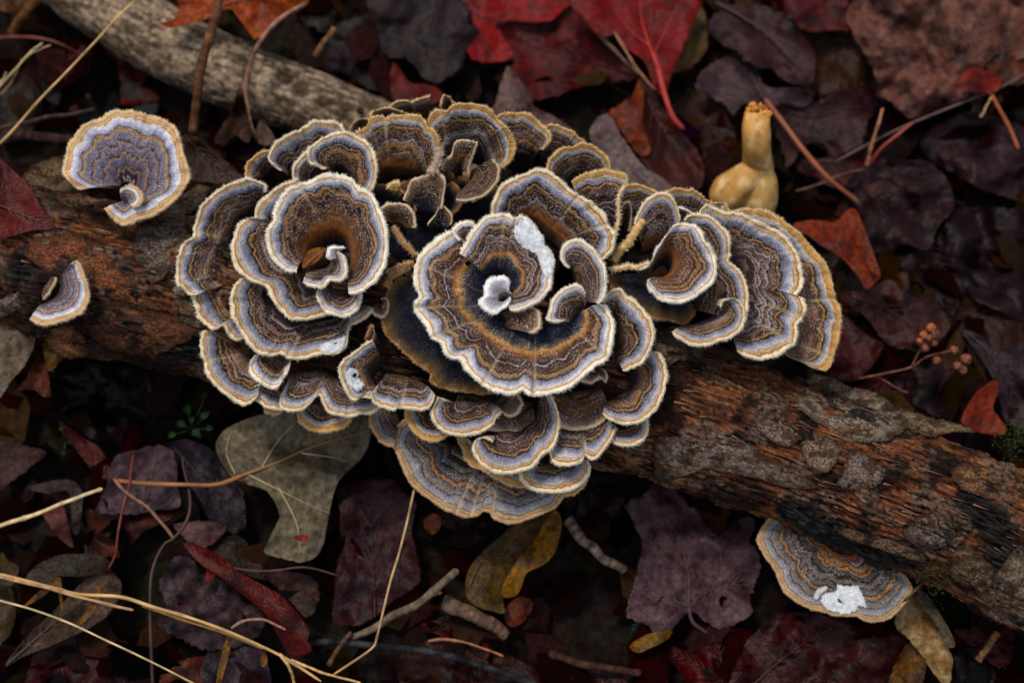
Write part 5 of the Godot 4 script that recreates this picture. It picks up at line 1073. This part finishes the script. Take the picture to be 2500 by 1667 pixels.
	bracket("large grey fan shaped bracket hanging lowest in the middle", "D 290 530 215 600 192 680 196 750 240 832 270 902 310 1000 362 1062 442 1122 532 1182 632 1242 742 1272 832 1266 880 1235 925 1245 962 1290 1052 1322 1150 1316 1270 1272 1392 1222 1470 1152 1500 1080", "D 520 600 560 640 620 690 700 730 800 770 900 800 1000 830 1100 860 1200 880 1280 900", 37, [38, 37, 36, 36, 37, 39], "grey", {"z": 1.35, "fold": 0.3, "creases": [0.5, 0.56, 0.66], "droop": 0.9, "wave": 0.6, "fuzz": 0.6})
	bracket("thin layered bracket under the small oval blue one", "D 1480 1120 1560 1108 1610 1080 1640 1040 1680 980", "D 1500 980 1560 960", 38, 41, "ochre", {"z": 0.7, "wave": 0.2})
	bracket("thin tan bracket squeezed above the grey fan", "D 690 650 700 720 740 780 740 832 800 892 880 922 960 972 1052 1022 1162 1048 1260 1020", "D 860 760 950 820 1040 860 1140 880", 41, 43, "ochre", {"z": 1.0, "wave": 0.3})
	bracket("small oval blue banded bracket at the lower right of the fan", "D 1150 910 1172 1000 1242 1062 1362 1088 1482 1086 1582 1052 1662 992 1692 920 1672 850", "D 1300 860 1400 850 1500 850 1580 850", 43, 45.5, "blue", {"z": 1.2, "wave": 0.3})
	bracket("tan bracket with a dark throat below the big blackish hollow", "D 290 450 290 520 332 602 392 662 472 702 542 692 610 650", "D 440 470 500 530 560 580", 46, 49, "ochre", {"z": 0.8, "wave": 0.3})
	bracket("small bracket at the right edge of the cluster against the wood", "D 2118 525 2136 600 2112 670 2042 722 1950 736 1882 712 1855 670", "D 2010 560 1960 590 1920 600", 46, 50, "blue", {"z": 0.85, "wave": 0.3})
	bracket("wavy bracket with a notched rim at the lower right", "D 1390 720 1392 780 1412 842 1482 882 1562 886 1632 852 1662 806 1692 842 1752 822 1802 762 1852 692 1892 608 1870 570", "D 1480 560 1540 540 1600 530 1660 530 1720 520 1770 510", 47, [51, 52, 51, 51], "blue", {"z": 1.05, "creases": [0.5], "wave": 1.2})
	bracket("deep bowl shaped dark bracket in the lower middle", "D 1370 330 1412 400 1446 500 1452 600 1432 690 1392 762 1322 802 1292 850 1232 902 1132 936 1032 946 942 926 862 872 812 792 808 730 850 680 920 680 950 710", "D 1290 420 1280 480 1250 540 1200 570 1150 590 1090 600 1040 620 1000 650 980 690", 47, [56, 55, 53, 52, 53, 54], "blue", {"z": 1.15, "wave": 0.6})
	bracket("bracket with a long blue band along the right edge of the cluster", "D 2130 40 2202 20 2252 80 2276 180 2266 290 2232 390 2172 480 2092 540 2002 562 1902 556 1832 530 1795 490", "D 1960 120 2000 180 2000 250 1960 310 1900 350 1850 380 1810 410", 50, [58, 57, 56, 55], "blue", {"z": 1.25})
	bracket("bracket with thick banded rim right of the central rosette", "E 200 960 240 900 290 870 332 872 362 906 422 942 482 1012 532 1092 556 1172 542 1252 502 1332 442 1392 345 1430", "E 230 1020 270 1060 290 1120 300 1200 300 1280 290 1350", 56, [62, 63, 63, 61], "blue", {"z": 1.15, "creases": [0.16]})
	bracket("small pale brown fan under the central rosette's lower right rim", "D 1612 235 1700 250 1768 212 1812 240 1822 190 1790 148", "D 1690 170 1740 140", 54, 57, "brown", {"z": 0.9, "wave": 0.5})
	bracket("great blackish blue hollow bracket with golden fuzz left of the central rosette", "C 260 860 160 960 120 1080 110 1200 140 1300 240 1400 350 1500 480 1600 D 480 250 640 310 820 330 980 330", "C 560 960 520 1080 520 1180 560 1280 640 1380 760 1480 900 1560 1000 1600", 57, [58, 56, 54, 53, 53], "gold", {"z": 1.3, "core": "night", "wave": 0.6, "ragged": 1.6, "fuzz": 0.9})
	bracket("dim red brown bracket in the hollow above the notched wavy one", "D 1350 420 1400 520 1480 590 1600 610 1720 590 1800 540 1840 450", "D 1400 330 1500 310 1600 300 1700 290 1780 290", 49, 51, "brown", {"z": 1.2, "wave": 0.6, "fuzz": 0.4})
	bracket("dim brown bracket behind the deep bowl in the lower middle", "D 640 450 760 560 900 610 1060 630 1200 640 1290 600", "D 700 330 900 330 1100 360 1250 400", 47, 48, "brown", {"z": 1.2, "wave": 0.6, "fuzz": 0.4})
	bracket("small nested bracket at the upper left of the deep bowl", "D 1125 330 1168 410 1142 472 1092 508 1040 492 1000 455", "D 1000 350 980 380 960 400", 50, 54, "brown", {"z": 0.9, "wave": 0.3})
	bracket("bracket with curled left end below the blackish blue hollow", "D 590 400 540 374 508 420 488 490 510 562 562 612 642 646 742 656 832 642 902 602 952 562 972 520 1018 480", "D 660 430 700 400 760 390 820 390 880 390 930 400", 50, [55, 54, 53, 54], "blue", {"z": 1.0, "wave": 0.7})
	bracket("bracket with frilled upper edge left of the one with a curled end", "D 50 320 22 340 40 392 100 432 190 466 232 440 300 452 382 462 452 442 506 352", "D 140 180 220 180 300 200 380 230 440 280", 51, [56, 55, 55, 57], "blue", {"z": 1.0, "creases": [0.5], "wave": 0.8})
	bracket("bracket with a black grub hole in its white left edge", "B 1600 560 1570 580 1530 602 1450 662 1382 712 1350 782 1362 862 1392 932 1422 986 1472 1012 1522 982 1590 1000", "B 1660 700 1620 740 1590 790 1590 840 1620 890 1660 930", 53, [60, 59, 57, 55], "blue", {"z": 1.0, "patches": [["B 1395 830 1430 780 1480 800 1490 860 1530 910 1480 950 1430 920 1400 880", "B 1450 870"]], "holes": ["B 1432 840 1436 822 1454 814 1472 822 1470 840 1452 850"]})
	bracket("thin upright tan bracket edge above the grub holed one", "B 1540 560 1560 510 1590 455 1610 480 1600 560", "B 1640 600 1660 610", 54, 58, "gold", {"z": 0.6, "wave": 0.3})
	# ---- the central rosette
	bracket("big purple brown bracket with blue band above the central rosette", "C 980 430 950 350 980 240 1012 180 1082 130 1182 80 1262 50 1342 46 1422 90 1502 150 1562 202 1642 252 1732 312 1802 382 1832 450 1872 512 1876 592 1852 662 1790 722", "C 1150 470 1200 440 1260 450 1320 490 1380 540 1440 590 1480 640 1500 690", 57, [66, 68, 68, 66, 64], "blue", {"z": 1.25, "core": "amber", "pw": 0.65, "creases": [0.6, 0.8]})
	bracket("large central rosette bracket with golden ring and dark blue heart", "C 770 640 700 560 640 512 560 542 480 602 412 672 370 752 354 850 362 930 392 1002 362 1050 366 1122 402 1172 450 1232 482 1312 560 1362 582 1430 640 1472 702 1482 D 742 140 792 192 872 262 962 312 1062 336 1150 322 1180 310 1230 346 1322 336 1422 330 1522 292 1642 202 1742 122 1832 52 C 1872 1250 1850 1142 1802 1080 1760 1062", "C 960 890 935 930 930 990 950 1050 1000 1100 1060 1140 1140 1175 1240 1200 1340 1205 1430 1195 1500 1185 1560 1170", 60, [68, 69, 68, 67, 66, 66, 67, 68], "white", {"z": 1.15, "core": "gold", "cs": 1.45, "pw": 0.75, "creases": [0.17, 0.28, 0.36, 0.53, 0.66, 0.86], "wave": 0.8, "holes": ["C 740 760 760 745 780 755 775 775 750 778"]})
	bracket("small pale tipped flap at the top left of the central rosette", "C 700 580 655 530 650 500 690 455 740 442 790 446 825 470", "C 740 600 780 590 810 570", 65, 69, "white", {"z": 0.7, "wave": 0.3})
	bracket("upper arm of the central rosette with torn white edge", "C 700 690 740 620 775 550 805 495 850 450 900 408 980 386 1060 390 1112 412 1160 395 1212 424 1262 472 1322 552 1342 622 1392 682 1416 742 1392 850 1394 900 1372 960 1302 1032 1202 1082 1120 1110 1075 1098", "C 930 885 955 870 985 862 1015 866 1040 880 1058 905 1062 935 1058 960 1050 985", 61, [69, 71, 72, 72, 71, 69], "white", {"z": 1.0, "core": "gold", "cs": 1.1, "pw": 0.7, "wave": 0.6, "creases": [0.3, 0.36], "patches": [["C 1112 510 1140 460 1200 418 1262 470 1325 555 1345 625 1395 685 1416 742 1395 850 1345 855 1318 760 1290 690 1190 645 1125 570", "C 1270 620"]]})
	bracket("pale grey kidney shaped curl at the heart of the central rosette", "C 1090 990 1074 960 1076 902 1040 864 982 860 922 890 896 940 890 1000 850 1042 872 1082 922 1122 982 1132 1020 1100 1060 1080 1090 1030", "C 1085 1000 1050 1000 1030 1000 1015 1010 1005 1030 1005 1045 1015 1055 1035 1050 1080 1015", 66, [68, 69.5, 69, 68.5], "pale", {"z": 1.0, "core": "none", "wave": 0.5, "pw": 0.6})
	bracket("small striped curl below the pale one in the central rosette", "C 1180 1095 1242 1085 1292 1122 1312 1182 1302 1242 1252 1286 1216 1276 1210 1235", "C 1010 1140 1030 1160 1040 1190 1030 1210 1020 1240", 63, [67, 68, 67], "brown", {"z": 1.1, "core": "none", "wave": 0.5, "fuzz": 1.0})
	bracket("hooked kidney shaped lobe right of the central rosette", "C 1540 790 1500 750 1478 690 1502 622 1562 578 1642 590 1722 658 1742 690 1802 782 1812 880 1802 980 1760 1070", "C 1560 790 1575 810 1580 850 1600 900 1630 950 1650 1000 1660 1060", 63, [69, 72, 72, 70], "white", {"z": 0.95, "wave": 0.6, "core": "none"})
	bracket("small fan lobe inside the right side of the central rosette", "C 1660 990 1640 955 1600 928 1540 936 1472 972 1422 1032 1396 1110 1380 1182 1440 1204 1510 1190", "C 1650 1090 1620 1120 1590 1150 1570 1180 1550 1200", 64, [70, 71, 69], "white", {"z": 0.85, "wave": 0.4})
	# ---- lone brackets
	bracket("lone round lilac bracket at the upper left of the branch", "G 510 1200 440 1150 400 1090 410 1020 430 930 480 850 560 790 640 742 730 710 820 710 900 730 990 742 1070 780 1122 832 1142 902 1162 992 1192 1072 1192 1142 1152 1202 1102 1262 1052 1310 972 1352 902 1382 850 1402 780 1424 720 1382 668 1328", "G 760 1180 770 1165 785 1155 800 1152 815 1158 828 1170 834 1190 832 1215 824 1240 810 1260 790 1275", 56, [58, 60, 61, 60, 59, 58], "lilac", {"z": 1.25, "core": "none", "pw": 0.9, "fold": 0.15, "drop": 0.2})
	bracket("tiny curl at the stalk of the lone lilac bracket", "G 760 1210 800 1184 842 1182 880 1218 896 1262 870 1300 840 1320", "G 770 1270 790 1270 810 1280", 58, 61, "lilac", {"z": 0.55, "core": "none", "wave": 0.2})
	bracket("small upturned purple bracket at the left end of the branch", "H 450 240 472 218 500 252 522 312 546 382 552 470 512 542 442 582 370 602 290 626 220 612 185 590", "H 385 330 372 390 345 435 305 470 262 495", 51, [59, 57, 55, 51], "lilac", {"z": 1.0, "wave": 0.5, "core": "dark"})
	bracket("thin curled brown rim inside the small purple bracket", "H 275 290 290 270 322 282 347 332 312 402 265 468", "H 270 320 280 350 265 400", 47, 51, "brown", {"z": 0.5, "wave": 0.2, "fuzz": 0.5})
	bracket("lone banded grey bracket with white torn patch below the branch at lower right", "K 850 560 800 526 740 518 702 560 660 642 682 702 722 772 772 842 812 942 852 1002 922 1052 1012 1092 1102 1112 1202 1132 1282 1132 1350 1166 1430 1166 1502 1142 1562 1092 1612 1022 1642 962 1600 880", "K 1060 610 1080 640 1120 670 1160 700 1200 715 1240 715 1270 705 1290 690", 27, [26, 25, 25, 25, 26], "grey", {"z": 1.3, "fold": 0.2, "core": "orange", "wave": 0.6, "fuzz": 0.5, "patches": [["K 1060 1040 1085 1000 1150 985 1170 945 1230 955 1290 950 1310 990 1330 1020 1345 1085 1310 1060 1290 1085 1250 1125 1190 1125 1110 1105 1075 1075", "K 1200 1045"], ["K 1015 1020 1040 975 1090 955 1085 975 1050 1000 1035 1030", "K 1060 985"]], "holes": ["K 1162 1028 1176 1024 1186 1044 1204 1056 1196 1062 1172 1050"]})

func build_oddments():
	# the decayed ochre stump of a soft mushroom
	var ochre := c8(214, 160, 82)
	var b := pts("M 640 1000")[0]
	var t := thing("stump_mushroom", "soft ochre stump with a frayed top behind the right brackets", "mushroom", pix(b.x, b.y, 8))
	stump_column("column", path3("M 655 1130 655 1020 650 900 640 800 648 735", [14, 20, 27, 31, 32], 30), [1.1, 1.12, 1.04, 1.0, 0.95], 0.0037, ochre, t)
	stump_column("bulb", path3("M 400 1290 490 1210 570 1140 640 1080 660 1040", [9, 13, 16, 19, 21], 24), [1.2, 1.6, 1.5, 1.2, 0.7], 0.0033, c8(206, 156, 78), t)
	stump_column("bulb", path3("M 650 1360 660 1280 675 1190 680 1110 670 1060", [8, 12, 15, 17, 17], 24), [1.1, 1.25, 1.1, 0.95, 0.6], 0.0042, c8(206, 166, 96), t)
	for k in 15:
		var a := rng.randf() * TAU; var q := Vector2(648, 735) + Vector2(cos(a), sin(a) * 0.7) * rng.randf_range(15, 72)
		var c := pts("M %d %d" % [int(q.x), int(q.y)])[0]
		var h := rng.randf_range(31, 34)
		var e := c + Vector2(cos(a) * 5.0, sin(a) * 5.0 - rng.randf() * 14.0)
		var line := PackedVector3Array([pix(c.x, c.y, h - 1.5), pix(lerpf(c.x, e.x, 0.5), lerpf(c.y, e.y, 0.5), h), pix(e.x, e.y, h + rng.randf_range(0.2, 1.2))])
		part("frayed_tip", tube(line, 0.0007 * rng.randf_range(0.6, 1.2), 0.0004, 6, c8(222, 162, 74).lerp(c8(140, 70, 24), pow(rng.randf(), 1.5)), 0.3, 0.4, t.position), mats.stem, t)
	for k in 9:
		var a := TAU * k / 9.0 + rng.randf() * 0.4
		var c := pts("M %d %d" % [int(650 + cos(a) * 62.0), int(722 + sin(a) * 40.0)])[0]
		part("frayed_tip", lump(pix(c.x, c.y, 32.5), 0.0012 * rng.randf_range(0.6, 1.2), c8(176, 116, 44).lerp(c8(96, 48, 18), rng.randf()), t.position, 0.9), mats.stem, t)
	# frayed cords of torn bracket flesh
	cord("frayed yellowish cord of torn flesh left of the upright furry bracket", "E 490 380 450 430 400 520 340 600 270 680", [59, 58, 57, 56], 1.0, c8(190, 154, 96))
	cord("thin white root strand running to the front round bracket", "E 258 755 270 740 330 722 400 715 440 725 490 712 530 690", [58, 60, 61, 63], 0.55, c8(204, 176, 134))
	cord("torn brown flesh edge beside the small furry bracket", "C 180 470 230 540 280 610 330 670 370 700", [62, 61, 60], 0.55, c8(150, 104, 66))
	cord("frayed brown sliver of flesh left of the central rosette", "C 335 790 280 800 220 840 160 890 130 950", [62, 61, 60], 0.6, c8(136, 92, 50))
	cord("second frayed brown sliver under the first left of the rosette", "C 345 760 270 770 190 810 140 840", [63, 62, 61], 0.5, c8(150, 102, 58))
	cord("pale torn edge under the straight cut bracket", "E 366 78 350 150 322 215 312 330 312 400 290 490 262 560", [63, 61, 59, 58], 0.4, c8(190, 164, 130))
	cord("pale frayed shreds above the blackish bracket", "T 500 870 530 850 560 835 590 830", [59, 61], 0.45, c8(214, 176, 112))
	cord("folded grey brown edge at the right of the striped back bracket", "T 870 420 900 500 908 580 900 660 870 730 830 760", [64, 63, 61], 1.0, c8(150, 122, 112))
	# tiny yellow leaf caught in the left rosette
	leaf("tiny golden leaf caught in the throat of the left spiral rosette", "A 1058 1425 1070 1350 1110 1290 1180 1268 1242 1275 1215 1330 1160 1385 1100 1415", "A 1150 1345", 71.5, c8(206, 138, 50), {"jag": 1.0, "w": 0.8, "tone2": c8(150, 88, 30), "v": ["A 1062 1420 1150 1340 1238 1278"], "vr": 0.2, "vc": c8(120, 70, 26)})
	# green seedling in the lower left shade
	for g in [["small dark green seedling in the shade below the left brackets", "F 440 985", [[430, 940, 36, 20], [470, 955, 30, 18], [450, 995, 28, 20], [415, 975, 30, 18], [395, 1000, 24, 15], [480, 985, 22, 15], [440, 965, 20, 14], [470, 910, 26, 16]]], ["second dim green seedling left of the first", "F 150 1010", [[140, 985, 16, 12], [160, 1015, 18, 13], [145, 1040, 16, 11]]]]:
		var c: Vector2 = pts(g[1])[0]
		var s := thing("seedling", g[0], "seedling", pix(c.x, c.y, 3))
		for q in g[2]:
			var e := pts("F %d %d" % [q[0], q[1]])[0]
			part("stem", tube(PackedVector3Array([pix(c.x, c.y, 3), pix(lerpf(c.x, e.x, 0.5), lerpf(c.y, e.y, 0.5), 12), pix(e.x, e.y, 15)]), 0.0003, 0.0002, 6, c8(30, 50, 26), 0.2, 0.1, s.position), mats.stem, s)
			part("leaf", oval_leaf(pix(e.x, e.y, 15.0 + rng.randf() * 2.0), (e - c).angle(), q[2] * PX * 0.62, q[3] * PX * 0.7, c8(32, 56, 30) * rng.randf_range(0.7, 1.2), s.position), mats.leaf, s)
	# moss on the branch at the lower right
	for g in [["dark green moss tuft on the branch below the lone grey bracket's right tip", "K 1800 910", 55.0], ["moss tuft on the branch at the right edge", "L 2290 1480", 60.0]]:
		var c: Vector2 = pts(g[1])[0]
		var at := pix(c.x, c.y, on_log(c.x, c.y))
		var tp := PackedVector3Array(); var tn := PackedVector3Array(); var tc := PackedColorArray()
		for k in 260:
			var q: Vector2 = c + Vector2(rng.randfn(), rng.randfn()) * g[2] * 0.45
			var p := pix(q.x, q.y, on_log_fast(q)) - at
			var d := Vector3(rng.randf_range(-1, 1), 1.2, rng.randf_range(-1, 1)).normalized() * rng.randf_range(0.0006, 0.0016); var w := Vector3(rng.randf_range(-1, 1), 0, rng.randf_range(-1, 1)).normalized() * 0.00012
			var cc := c8(52, 62, 26) * rng.randf_range(0.3, 1.1); cc.a = 1.0
			for v in [p + w, p + d, p - w]: tp.append(v); tn.append(Vector3.UP); tc.append(cc)
		var o := part("moss", tri_mesh(tp, tn, tc), mats.hair, self, "stuff")
		o.position = at; o.set_meta("label", g[0]); o.set_meta("category", "moss")

func stump_column(called: String, path: PackedVector3Array, rr: Array, r0: float, tone: Color, t: Node3D):
	tone = (tone * 0.46).lerp(Color(0.2, 0.11, 0.03), 0.3); tone.a = 1.0
	var pos := PackedVector3Array(); var cols := PackedColorArray(); var n := path.size(); var off := rng.randf() * 50.0
	for j in n:
		var d := (path[mini(j + 1, n - 1)] - path[maxi(j - 1, 0)]).normalized(); var u := d.cross(Vector3(0, 1, 0.2)).normalized(); var w := u.cross(d)
		var r := r0 * along(rr, j / float(n - 1))
		if j == 0 or j == n - 1: r *= 0.3
		for i in 44:
			var a := TAU * i / 44.0
			pos.append(path[j] + (u * cos(a) + w * sin(a)) * r * (1.0 + 0.12 * fw.get_noise_3d(cos(a) * 0.7 + off, sin(a) * 0.7, j * 0.06)) - t.position)
			var c := tone.lerp(c8(176, 158, 120), clampf(-0.1 + nf.get_noise_3d(cos(a) + off, sin(a), j * 0.14) * 1.5, 0, 1)).lerp(c8(110, 66, 24), clampf(-nf.get_noise_3d(cos(a) * 2.0, sin(a) * 2.0 + off, j * 0.3) * 1.5, 0, 1)); c.a = 1.0
			cols.append(c)
	var nor := grid_normals(pos, 44, n, true)
	var s := 0.0
	for i in 44: s += nor[(n / 2) * 44 + i].dot(pos[(n / 2) * 44 + i] + t.position - path[n / 2])
	if s < 0.0: nor = flip_normals(nor)
	part(called, grid_mesh(pos, nor, cols, PackedVector2Array(), 44, 0, n - 1, true, s < 0.0), mats.stem, t)

func cord(label: String, s: String, hs: Array, r: float, tone: Color):
	tone = tone * 0.6; tone.a = 1.0
	var path := path3(s, hs, 46, 3.0)
	var t := thing("torn_strand", label, "torn mushroom flesh", path[23])
	part("strand", tube(path, r * 0.001, r * 0.0007, 9, tone, 0.4, 0.14, t.position), mats.stem, t)
	var tp := PackedVector3Array(); var tn := PackedVector3Array(); var tc := PackedColorArray()
	for k in 420:
		var i := rng.randi_range(1, 44); var a := rng.randf() * PI
		var d := (path[i + 1] - path[i - 1]).normalized(); var u := d.cross(Vector3.UP).normalized(); var w := u.cross(d)
		var out := (u * cos(a) + w * absf(sin(a)) + d * rng.randf_range(-0.6, 0.6)).normalized()
		var p := path[i].lerp(path[i + 1], rng.randf()) + out * r * 0.0008 - t.position
		var c := tone.lerp(c8(200, 180, 146), rng.randf() * 0.5); c.a = 1.0
		for v in [p + d * 0.00006, p + out * rng.randf_range(0.0003, 0.0011), p - d * 0.00006]: tp.append(v); tn.append(Vector3.UP); tc.append(c)
	part("fuzz", tri_mesh(tp, tn, tc), mats.hair, t, "stuff")

func oval_leaf(at: Vector3, turn: float, l: float, w: float, tone: Color, org: Vector3) -> ArrayMesh:
	var pos := PackedVector3Array(); var cols := PackedColorArray()
	for j in 7:
		for i in 12:
			var u := i / 11.0; var v := j / 6.0 * 2.0 - 1.0
			var hw := w * sin(PI * clampf(u * 0.97 + 0.015, 0, 1)) * 0.75
			var p := Vector3((u - 0.5) * 2.0 * l, 0.0009 * absf(v) - 0.002 * (u - 0.4) * (u - 0.4), v * hw)
			pos.append(at + p.rotated(Vector3.UP, -turn) - org)
			var c := tone * (1.0 - 0.3 * exp(-v * v * 30.0)); c.a = 1.0
			cols.append(c)
	var nor := grid_normals(pos, 12, 7, false)
	var flip := nor[40].y < 0.0
	if flip: nor = flip_normals(nor)
	return grid_mesh(pos, nor, cols, PackedVector2Array(), 12, 0, 6, false, flip)
